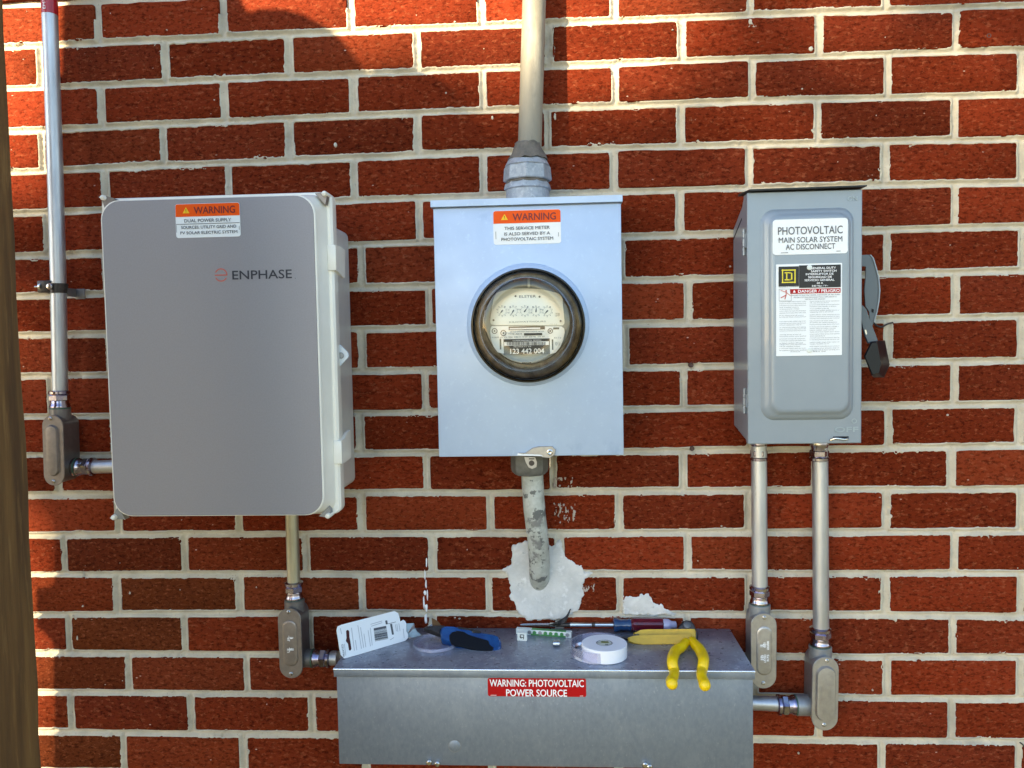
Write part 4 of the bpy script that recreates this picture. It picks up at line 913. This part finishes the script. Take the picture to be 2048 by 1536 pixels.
stx('SERVICIO GENERAL', 460, 605, 265, 18, M_INKW); stx('60 A', 465, 633, 55, 16, M_INKW); stx('240 Vac / V~', 465, 659, 145, 15, M_INKW)
g = G(); sf(g, 198, 686, 646, 728); build('red_band', g, M_RED, ls, 0); stx('DANGER / PELIGRO', 455, 707, 370, 26, M_INKW, .2)
g = G(); a = [W(*S(x, y), dT) for x, y in ((212, 722), (240, 722), (226, 698))]; g.add(a, [(0, 1, 2)]); build('hazard_triangle', g, M_INKW, ls, 0)
def pline(g, pts, w, d):
    for (p, q) in zip(pts[:-1], pts[1:]):
        a, b = W(*S(*p), d), W(*S(*q), d); n = (b - a); n = Vector((-n.z, 0, n.x)).normalized() * w; g.add([a - n, b - n, b + n, a + n], [(0, 1, 2, 3)])
g = G(); pline(g, [(98, 700), (150, 720), (192, 752)], .0004, dT); pline(g, [(150, 712), (150, 745), (100, 772)], .0006, dT + .0001); pline(g, [(150, 745), (138, 785)], .0006, dT + .0002); g.lathe(W(*S(150, 706), dT), FRONT, [(0, .0012), (.0001, .0012)], 10); build('pictogram', g, M_LOGO, ls, 0)
g = G(); pline(g, [(85, 690), (198, 690), (198, 800), (85, 800), (85, 690)], .00018, dT); build('printed_frame', g, M_INKG, ls, 0)
stx('HAZARD OF ELECTRIC SHOCK, EXPLOSION, OR ARC FLASH', 425, 745, 430, 13, M_INKG, 0); stx('PELIGRO DE DESCARGA ELECTRICA, EXPLOSION O', 420, 765, 380, 12, M_INKG, 0); stx('DESTELLO POR ARQUEO', 420, 784, 180, 12, M_INKG, 0)
random.seed(11)
words = 'this equipment must be installed and serviced only by qualified electrical personnel turn off all power supplying before working on inside always use properly rated voltage sensing device to confirm is off replace all devices doors and covers turning failure follow these instructions will result in death or serious injury solamente personal especializado debe instalar y prestar servicio desenergice el equipo antes de realizar cualquier trabajo'.split()
for (x0, x1, ys_) in ((92, 330, [806, 824, 842, 860, 876, 894, 912, 936, 950, 990, 1008, 1024, 1046, 1062, 1078, 1114, 1130, 1153, 1170, 1192, 1206, 1224, 1242, 1260]), (375, 640, [802, 818, 835, 852, 872, 888, 903, 928, 945, 962, 985, 1000, 1018, 1040, 1056, 1072, 1088, 1108, 1125, 1143, 1160, 1184, 1200, 1222, 1240, 1256])):
    g = G()
    for y in ys_:
        n = random.choice([4, 5, 6, 6]); s_ = ' '.join(random.choice(words) for _ in range(n)); w_ = min(x1 - x0, len(s_) * 7.4); a = S(x0 + w_ / 2, y)
        text_geo(g, s_, W(a[0], a[1], dT), w_ / 4.655 * msz(dT), 10 / 4.655 * msz(dT))
    build('small_print', g, M_INKG, ls, 0)
g = G(); stx('80149-722-03', 235, 1272, 85, 8, M_INKG, 0); stx('REV 04', 460, 1270, 110, 8, M_INKG, 0)
for (x, y) in ((1619, 535), (1619, 700.5)):
    g = G(); c = W(x, y, dT); g.lathe(c, FRONT, [(0, .0038), (.0008, .0036), (.0012, .002)], 14); build('door_rivet', g, M_WHITEP, dr)
def emboss(s, x, y, w, h): return text(s, x, y, w, h, DW + .0006, mat('embossed_highlight', (.30, .36, .385, 1), .3, .1), dr, 'embossed_lettering', bold=.35)
emboss('OFF', 1693, 859, 45, 10); emboss('O', 1708.5, 842, 10, 9.5); emboss('ON', 1705, 397, 18, 8)
g = G(); a, b = W(1666, 882, DW), W(1697, 872.5, DW); g.box(a.x, b.x, -DW - .0006, -DW + .001, a.z + .003, b.z); build('latch_slot', g, M_RUBBER, dr)
g = G(); g.tube(smooth_path([W(1661, 880, DW + .003), W(1672, 877, DW + .006), (W(1690, 879, DW + .006)), W(1696, 877, DW + .002)]), .0015, 10, True); build('latch_hook', g, M_STEEL, dr)
# lever
K = lambda x, y, d: W(1540 + x / 4.655, 430 + y / 4.655, d)
g = G(); crescent = [(852, 372), (930, 370), (955, 400), (985, 500), (1008, 600), (1016, 700), (1008, 800), (990, 900), (965, 1000), (950, 1040), (930, 1000), (925, 900), (890, 850), (880, 700), (890, 600), (895, 480), (852, 475)]
g.plate([K(x, y, .052) for x, y in crescent], FRONT, .003); gp_ = build('lever_guard', g, M_SWITCHD, ds, 25)
g = G(); ed = [K(x, y, .054) for x, y in ((932, 370), (957, 400), (987, 500), (1010, 600), (1018, 700), (1010, 800), (992, 900), (967, 1000))]
for u_, v_ in zip(ed[:-1], ed[1:]): g.loft([[u_, u_ + Vector((.0016, 0, 0)), u_ + Vector((.0016, .024, 0)), u_ + Vector((0, .024, 0))], [v_, v_ + Vector((.0016, 0, 0)), v_ + Vector((.0016, .024, 0)), v_ + Vector((0, .024, 0))]])
build('guard_rim', g, M_SWITCH, gp_, 40)
g = G(); g.add([K(x, y, .0525) for x, y in ((945, 870), (968, 880), (962, 915), (945, 900))], [(0, 1, 2, 3)]); build('guard_slot', g, M_RUBBER, gp_, 0)
g = G(); g.plate([K(x, y, .066) for x, y in ((848, 845), (865, 842), (900, 880), (925, 960), (960, 1050), (1005, 1170), (965, 1195), (915, 1195), (885, 1120), (862, 1040), (848, 960))], FRONT, .004, .0006); lv = build('lever', g, M_SWITCHD, ds)
g = G(); g.add([K(x, y, .0664) for x, y in ((882, 1070), (896, 1068), (905, 1110), (892, 1112))], [(0, 1, 2, 3)]); build('lever_slot', g, M_STEEL, lv, 0)
g = G(); f_ = [K(x, y, .088) for x, y in ((945, 1178), (1000, 1172), (1040, 1390), (1020, 1480), (955, 1500), (878, 1315))]; bk = [K(x, y, .056) for x, y in ((960, 1172), (1070, 1168), (1115, 1395), (1062, 1512), (965, 1512), (905, 1320))]
cF = sum(f_, Vector()) / 6; g.loft([bk, [p + (cF - p) * .02 + Vector((0, .003, 0)) for p in f_], [p + (cF - p) * .10 for p in f_]])
build('grip', g, M_BLACK, lv, 25)
g = G(); a = K(848, 1000, .05); g.box(Xb - .001, Xb + .008, -.060, -.030, K(848, 1160, .05).z, K(848, 880, .05).z, .001); build('lever_pivot', g, M_BLACK, ds)
# ================================================================ WIREWAY (long box)
DB = .163
zt = W(1088, 1339, DB).z; xl, xr_ = W(667, 1338, DB).x, W(1510, 1347, DB).x
zbt = W(1088, 1533.5, DB - .004).z
gb = thing('wireway_box', 'long galvanised steel trough below the boxes with tools on its lid', 'electrical box', ((xl + xr_) / 2, 0, zbt))
g = G(); g.box(xl + .0030, xr_ - .0018, -DB + .004, -.003, zbt, zt - .0015, .001); build('trough', g, M_ZINC, gb)
zl_ = W(1088, 1356.5, DB).z
g = G(); g.box(xl, xr_, -DB, -.001, zt - .0012, zt, .0004); build('lid', g, M_ZINCTOP, gb)
g = G(); g.box(xl, xr_, -DB - .0002, -DB + .0022, zl_, zt - .0012, .0006); g.box(xl - .0002, xl + .0012, -DB + .0022, -.002, zl_, zt - .0012); g.box(xr_ - .0012, xr_ + .0002, -DB + .0022, -.002, zl_, zt - .0012); build('lid_flange', g, M_ZINC, gb)
g = G(); g.tube([Vector((xl, -DB - .0001, zt - .0012)), Vector((xr_, -DB - .0001, zt - .0012))], .0015, 12); build('lid_edge', g, mat('edge_highlight', (.80, .84, .88, 1), .25, .8), gb, 60)  # brighter tube added as the highlight along the lid edge
rs = sheet(1073.5, 1375, 201, 38, DB - .0034, .0006, 4, M_RED, gb, 'red_sticker'); dR = DB - .0030
text('WARNING: PHOTOVOLTAIC', 1073, 1366.5, 192, 14.5, dR, M_INKW, rs, bold=.28); text('POWER SOURCE', 1073, 1386, 124, 14.5, dR, M_INKW, rs, bold=.28)
g = G(); flat(g, 987, 1390.5, 12, .8, dR); flat(g, 1163, 1392, 7, .8, dR); build('printed_rule', g, M_INKW, rs, 0)
g = G(); kc = W(909.5, 1492, DB - .004); arc(g, kc + Vector((0, -.0004, 0)), .0090, .0009, 0, 360, 32); ko = build('knockout', g, M_ALU, gb, 0)
g = G(); g.lathe(kc, FRONT, [(-.001, .0082), (.0003, .0082), (.0006, .0076)], 28); build('knockout_disc', g, M_ZINC, ko)
for (x, y, tilt) in ((858, 1523, .5), (875, 1526, 0), (1290, 1528, 0), (1298, 1532, .4)):
    c = W(x, y, DB - .004); g = G(); g.lathe(c, Vector((tilt * .4, -1, -.2)), [(-.001, .0042), (.003, .0042), (.0042, .003), (.0044, .001)], 14); build('lid_screw', g, M_STEEL, gb)
# ================================================================ ITEMS ON THE LID
Z = zt + .0002
def items_card():
    P1_ = WZ(689, 1318, Z); P2_ = WZ(813, 1281, Z); u = P2_ - P1_
    r = ray(674, 1262); t = ((P1_ - CAM).dot(u)) / r.dot(u) ; T1 = CAM + r * t
    v = T1 - P1_; return P1_, u, v
P1_, u, v = items_card()
# keep the card in front of the wall
uh = u.normalized(); vh = v.normalized(); nrm = uh.cross(vh); 
if nrm.y > 0: nrm = -nrm
card = thing('packaging_card', 'white blister card with barcode leaning at the left end of the lid', 'packaging', tuple(P1_))
A = lambda x, y, off=0.: WP(650 + x / 10.24, 1200 + y / 10.24, P1_, nrm) + nrm * off
g = G(); out = [(330, 1130), (400, 1195), (470, 1180), (1560, 860), (1650, 830), (1700, 780), (1700, 700), (1665, 640), (1665, 480), (1640, 430), (1600, 405), (1560, 430), (1540, 440), (1530, 370), (1500, 270), (1420, 225), (340, 505), (260, 540), (240, 620), (300, 1000)]
bm = bmesh.new(); hole = [(430, 640), (450, 615), (480, 620), (495, 650), (500, 760), (520, 860), (540, 1000), (520, 1035), (490, 1030), (470, 900), (425, 840), (440, 780)]
vs_ = [A(*p) for p in out]; g.plate(vs_, nrm, .0012); cd = build('card_sheet', g, M_CARD, card, 0)
g = G(); g.add([A(*p, .0003) for p in hole], [tuple(range(len(hole)))]); build('hang_hole', g, mat('hole_brick_red', (.06, .012, .01, 1), .9), cd, 0)
g = G()
def aq(g, x0, y0, x1, y1, w, off=.0004):
    a, b = A(x0, y0, off), A(x1, y1, off); n = (b - a).cross(nrm).normalized() * w / 2; g.add([a - n, b - n, b + n, a + n], [(0, 1, 2, 3)])
for (x0, y0, x1, y1) in ((540, 570, 600, 1040), (620, 820, 650, 1030), (670, 520, 745, 1000), (725, 560, 790, 980), (795, 690, 835, 970), (880, 620, 930, 950), (925, 570, 965, 930), (1600, 590, 1620, 780), (395, 900, 425, 1140), (1470, 490, 1490, 650), (1510, 480, 1535, 640), (1440, 500, 1460, 640), (930, 500, 1170, 430), (940, 540, 1170, 465), (1330, 820, 1410, 770), (310, 580, 340, 700)): aq(g, x0, y0, x1, y1, .0009)
build('small_print', g, mat('ink_light', (.42, .43, .45, 1), .5), cd, 0)
g = G(); y = 0
for i in range(18):
    yy = 590 + i * 15; aq(g, 995 + i * 1.6, yy, 1250 + i * 2.4, yy - 52, random.choice([.0005, .0008, .0012]))
aq(g, 1250, 420, 1265, 500, .0036); aq(g, 1350, 490, 1390, 710, .0035); aq(g, 1290, 490, 1450, 450, .0007)
build('barcode', g, M_INKG, cd, 0)
g = G(); text_geo(g, 'PRINTED', A(370, 1030, .0004), .018, .003, ux=(A(350, 920) - A(385, 1150)).normalized(), uz=-(uh)); build('lettering', g, M_INK, cd, 0)
film = thing('plastic_film', 'crumpled clear film sticking out behind the white card', 'packaging', tuple(A(1750, 700)))
g = G(); ff = [(1670, 470), (1830, 470), (1870, 560), (1910, 640), (1985, 715), (1900, 740), (1800, 760), (1740, 790), (1690, 700)]; g.plate([A(x, y, -.003 + .002 * math.sin(i * 2)) for i, (x, y) in enumerate(ff)], nrm, .0006); build('film_sheet', g, M_BAG, film, 0)
# clear lid
def lathe_at(name, px, py, prof, m, par, seg=64, caps=True):
    c = WZ(px, py, Z); g = G(); g.lathe(c, UP, prof, seg, caps); return build(name, g, m, par)
cl_ = thing('clear_lid', 'round clear plastic lid lying under the blue utility knife', 'lid', tuple(WZ(871, 1290, Z)))
lathe_at('lid_disc', 871, 1290, [(.0002, .0345), (.0010, .0350), (.0060, .0345), (.0062, .0338), (.0014, .0335), (.0010, .001)], M_CLEAR, cl_, 64, False)
# utility knife
n_k = Vector((.05, -.62, .78)).normalized(); K0 = WZ(935, 1302, Z)
Kf = lambda x, y, off=0.: WP(820 + x / 9.31, 1210 + y / 9.31, K0, n_k) + n_k * off
kn = thing('utility_knife', 'blue and black utility knife lying open over the clear lid', 'knife', tuple(K0))
g = G(); g.plate([Kf(x, y) for x, y in ((560, 480), (580, 410), (640, 385), (760, 385), (880, 400), (1100, 440), (1240, 480), (1420, 520), (1600, 555), (1670, 590), (1700, 680), (1700, 770), (1670, 835), (1600, 865), (1440, 860), (1250, 830), (1080, 790), (1000, 765), (850, 745), (770, 705), (600, 640), (570, 600))], n_k, .016, .003)
kb = build('handle', g, M_BLUE, kn, 40)
g = G(); g.plate([Kf(x, y, .0012) for x, y in ((730, 570), (780, 510), (880, 485), (1000, 500), (1070, 545), (1160, 580), (1300, 620), (1460, 668), (1480, 740), (1560, 800), (1530, 868), (1430, 872), (1250, 846), (1080, 806), (1000, 781), (850, 760), (765, 716), (735, 650))], n_k, .004, .0008); build('grip_pad', g, M_RUBBER, kb, 40)
g = G(); g.plate([Kf(x, y, -.004) for x, y in ((250, 395), (290, 365), (420, 345), (640, 350), (640, 400), (570, 440), (560, 520), (480, 490), (360, 445), (270, 420))], n_k, .010, .002); build('nose', g, M_DARKM, kn, 40)
g = G(); g.plate([Kf(x, y, -.010) for x, y in ((395, 175), (450, 200), (510, 235), (570, 310), (680, 375), (560, 360), (410, 345))], n_k, .0008); build('blade', g, M_BRASSB, kn, 0)
g = G(); g.plate([Kf(x, y, -.006) for x, y in ((400, 315), (410, 350), (330, 360))], n_k, .0006); build('blade', g, M_STEEL, kn, 0)
g = G(); g.plate([Kf(x, y, .001) for x, y in ((1150, 490), (1190, 465), (1300, 480), (1330, 510), (1280, 530), (1170, 520))], n_k, .004, .0008); build('slider_button', g, M_DARKM, kb, 40)
g = G(); g.plate([Kf(x, y, .0006) for x, y in ((880, 405), (1190, 455), (1180, 475), (1050, 465), (900, 440))], n_k, .003); build('slider_track', g, M_DARKM, kb)
# terminal bar
t0 = WZ(1032, 1268, Z); t1 = WZ(1142.5, 1276, Z); ut = (t1 - t0).normalized(); nt_ = Vector((ut.y, -ut.x, 0)); 
if nt_.y > 0: nt_ = -nt_
bar = thing('terminal_bar', 'pale grounding bar with green screw holes between knife and tape', 'terminal bar', tuple(t0))
Lb = (t1 - t0).length; hb = .0085
def obox(g, o, ux, uy, uz, x0, x1, y0, y1, z0, z1): 
    P = [o + ux * x + uy * y + uz * z for z in (z0, z1) for x, y in ((x0, y0), (x1, y0), (x1, y1), (x0, y1))]; g.add(P, [(3, 2, 1, 0), (4, 5, 6, 7), (0, 1, 5, 4), (1, 2, 6, 5), (2, 3, 7, 6), (3, 0, 4, 7)])
g = G(); obox(g, t0, ut, -nt_, UP, 0, Lb, 0, .009, 0, hb); build('bar', g, M_WHITEP, bar, 20)
g = G(); obox(g, t0 + nt_ * .0004, ut, -nt_, UP, Lb * .27, Lb * .90, 0, .001, .0002, hb * .30); obox(g, t0, ut, -nt_, UP, Lb * .28, Lb * .90, .0008, .0085, hb - .0002, hb + .0003); build('green_strip', g, M_GREEN, bar, 20)
for x in (385, 465, 555, 640, 725, 812, 900, 990):
    f_ = (x - 165) / 885; c = t0 + ut * Lb * f_ + UP * hb * .52; g = G(); g.lathe(c, nt_, [(0, .0030), (.0007, .0030), (.0008, .0022), (.0002, .002)], 14); build('terminal_screw', g, M_GREEN if x not in (385, 990, 555) else M_ALU, bar)
    c = t0 + ut * Lb * f_ + UP * (hb + .0003) - nt_ * .0042
g = G(); lg = WZ(1035, 1281, Z); obox(g, lg, ut, -nt_, UP, 0, .0150, 0, .0050, 0, .0125); lug = build('square_lug', g, M_WHITEP, bar, 20)
g = G(); cc = lg + ut * .0075 + UP * .0066 + nt_ * .0003
for da, db in (((-.003, .003), (.003, .003)), ((.003, .003), (.002, -.004)), ((-.003, .003), (-.002, -.001)), ((-.002, -.001), (.003, -.001)), ((-.004, .0), (-.001, -.003))):
    a = cc + ut * da[0] + UP * da[1]; b = cc + ut * db[0] + UP * db[1]; n = (b - a).cross(nt_).normalized() * .0006; g.add([a - n, b - n, b + n, a + n], [(0, 1, 2, 3)])
build('lug_screw', g, M_INK, lug, 0)
# small sleeve
sl = thing('metal_sleeve', 'tiny bright metal sleeve in front of the grounding bar', 'connector', tuple(WZ(1112, 1294, Z)))
c = WZ(1106, 1293, Z) + UP * .0048; g = G(); g.lathe(c, RT, [(0, .0042), (.0005, .0047), (.0100, .0047), (.0105, .0042), (.0105, .003), (.009, .0028)], 20); build('sleeve', g, M_STEEL, sl)
# tape roll in its case
tc = thing('tape_case', 'round clear plastic case holding the roll of white tape', 'case', tuple(WZ(1197, 1309, Z)))
lathe_at('case_shell', 1197.5, 1307, [(.0004, .0010), (.0004, .0415), (.0008, .0420), (.0165, .0418), (.0165, .0408), (.0020, .0405)], M_CLEAR, tc, 72, False)
cT = WZ(1209, 1312, Z); tr = thing('tape_roll', 'roll of white electrical tape lying in the clear case', 'tape', tuple(cT + UP * .001))
g = G(); g.lathe(cT, UP, [(.0008, .0120), (.0008, .0328), (.0012, .0334), (.0196, .0334), (.0201, .0328), (.0201, .0125), (.0190, .0120), (.0175, .0118)], 72, False); build('tape', g, M_TAPE, tr)
g = G(); g.lathe(cT, UP, [(.0015, .0122), (.0196, .0122), (.0202, .0118), (.0202, .0108), (.0196, .0106)], 48, False); build('core', g, mat('core_grey', (.28, .28, .27, 1), .5), tr)
g = G(); g.lathe(cT, UP, [(.0188, .0108), (.0190, .0001)], 40, False); cl2 = build('core_label', g, mat('label_cream', (.62, .62, .52, 1), .5), tr)
g = G(); q = cT + UP * .0194; obox(g, q, RT, Vector((0, 1, 0)), UP, -.0045, .0065, .0015, .0075, -.0002, .0001); build('label_block', g, mat('ink_olive', (.26, .27, .06, 1), .5), cl2, 0)
g = G(); text_geo(g, 'Scotch', q + UP * .0003 + Vector((.001, .0045, 0)), .0095, .0034, ux=RT, uz=Vector((0, 1, 0)), bold=.0001); build('lettering', g, M_INK, cl2, 0)
g = G(); text_geo(g, '35', q + UP * .0003 + Vector((.003, -.0055, 0)), .004, .0035, ux=RT, uz=Vector((0, 1, 0)), bold=.0002); build('lettering', g, M_INK, cl2, 0)
# screwdriver against the wall
DSd = .0165; sA = W(1228, 1246, DSd); rS = .0112
sd_ = thing('screwdriver', 'screwdriver with blue and maroon clear handle lying against the wall', 'screwdriver', tuple(sA))
zc_ = Z + rS + .0002; Sx = lambda px: W(px, 1246, DSd).x; O_ = Vector((0, -DSd, zc_)); 
def along(prof, seg=28): g = G(); g.lathe(Vector((0, -DSd, zc_)), RT, [(Sx(px), r) for px, r in prof], seg); return g
build('blade', along([(1040, .0006), (1046, .0018), (1070, .0026), (1098, .0028), (1104, .0030)], 6), M_STEEL, sd_, 30)
build('shaft', along([(1100, .0032), (1229, .0032)]), mat('polished_shaft', (.72, .71, .68, 1), .14, 1.), sd_)
g = along([(1112, .0034), (1140, .0034)]); build('shaft_band', g, M_DARKM, sd_)
g = along([(1183, .00335), (1190, .00335)]); build('shaft_band', g, M_DARKM, sd_)
build('collar', along([(1226, .0080), (1228, .0108), (1233, .0112), (1240, .0088), (1253, .0086), (1259, .0100), (1262, .0090)]), M_DBLUE, sd_, 50)
g = G(); rings = []
for px, r in [(1261, .0085), (1266, .0112), (1270, .0114), (1320, .0114), (1325, .0108), (1327, .009)]:
    rings.append([Vector((Sx(px), -DSd + math.cos(a) * r * (1 - .07 * (math.cos(6 * a) > .3)), zc_ + math.sin(a) * r * (1 - .07 * (math.cos(6 * a) > .3)))) for a in [2 * math.pi * i / 36 for i in range(36)]])
g.loft(rings); build('grip', g, M_MAROON, sd_, 30)
build('butt', along([(1326, .0095), (1330, .0100), (1337, .0095), (1342, .0070), (1344, .0062), (1351, .0060), (1353, .004)]), M_ACET, sd_, 50)
# dark scrap of wire over the screwdriver blade
scw = thing('wire_scrap', 'dark twisted scrap of wire by the screwdriver tip', 'wire', tuple(W(1110, 1250, .02)))
g = G()
for k_ in range(5):
    p = [W(1098 + k_ * 4, 1250 - k_, .024 + .002 * k_), W(1108 + k_ * 3, 1247 + k_ % 2 * 3, .026), W(1120, 1241 + k_ * 2, .022), W(1133 - k_, 1232 + k_ * 3, .014 + .002 * k_), W(1141 - k_ * 2, 1218 + k_ * 6, .007 + .002 * k_)]
    g.tube(smooth_path(p, 3), .0011, 6)
build('strand', g, M_DARKM, scw)
# wire stripper / pliers with yellow handles
Y0 = WZ(1300, 1290, Z); n_y = Vector((0, -.80, .60)).normalized()
Yf = lambda x, y, off=0.: WP(1160 + x / 7.314, 1200 + y / 7.314, Y0, n_y) + n_y * off
yl = thing('yellow_pliers', 'yellow handled crimping pliers with handles hanging over the lid edge', 'pliers', tuple(Y0))
g = G(); g.plate([Yf(x, y) for x, y in ((698, 545), (760, 520), (880, 510), (1640, 500), (1650, 560), (1665, 570), (1665, 632), (1400, 645), (900, 655), (780, 630), (715, 600))], n_y, .010, .0022); build('yellow_arm', g, M_YELP, yl, 40)
g = G(); g.plate([Yf(x, y, -.010) for x, y in ((790, 455), (890, 405), (960, 398), (1690, 393), (1708, 420), (1712, 520), (1660, 525), (1640, 498), (880, 508), (870, 485), (800, 468))], n_y, .012, .0016); build('yellow_arm', g, M_YELP, yl, 40)
g = G(); g.plate([Yf(x, y, -.006) for x, y in ((600, 520), (700, 495), (860, 478), (880, 500), (720, 540), (690, 560))], n_y, .007, .001); build('jaw', g, M_DARKM, yl, 40)
g = G(); g.plate([Yf(x, y, -.012) for x, y in ((1435, 400), (1470, 330), (1520, 275), (1570, 258), (1640, 265), (1690, 320), (1725, 410), (1748, 470), (1740, 590), (1700, 600), (1690, 400))], n_y, .010, .002); hd = build('pivot_head', g, M_DARKM, yl, 40)
g = G(); g.lathe(Yf(1580, 330, -.012), n_y, [(0, .006), (.0015, .0055), (.0022, .003)], 16); build('pivot_bolt', g, mat('dull_bolt', (.14, .13, .12, 1), .35, .8), hd)
HY = lambda x, y, d: W(1160 + x / 7.314, 1200 + y / 7.314, d)
def on(x, y, h=.0085): return WZ(1160 + x / 7.314, 1200 + y / 7.314, Z + h)
hl = smooth_path([on(1545, 620, .010), on(1480, 690, .0095), on(1405, 740, .009), on(1362, 830, .0085), on(1350, 920, .0085), HY(1378, 1040, .166), HY(1368, 1120, .184), HY(1335, 1185, .196), HY(1345, 1225, .205)], 4)
g = G(); g.tube(hl, [.0068 + .0012 * math.sin(math.pi * min(1, i / (len(hl) - 1) * 1.4)) + .0012 * max(0, (i / (len(hl) - 1) - .7) / .3) for i in range(len(hl))], 18, True); build('handle', g, M_YEL, yl, 60)
hr = smooth_path([on(1640, 600, .010), on(1690, 660, .0095), on(1745, 720, .009), on(1800, 830, .0085), on(1805, 920, .0085), HY(1785, 1030, .166), HY(1778, 1110, .184), HY(1808, 1190, .196), HY(1825, 1245, .205)], 4)
g = G(); g.tube(hr, [.0068 + .0012 * math.sin(math.pi * min(1, i / (len(hr) - 1) * 1.4)) + .0012 * max(0, (i / (len(hr) - 1) - .7) / .3) for i in range(len(hr))], 18, True); build('handle', g, M_YEL, yl, 60)
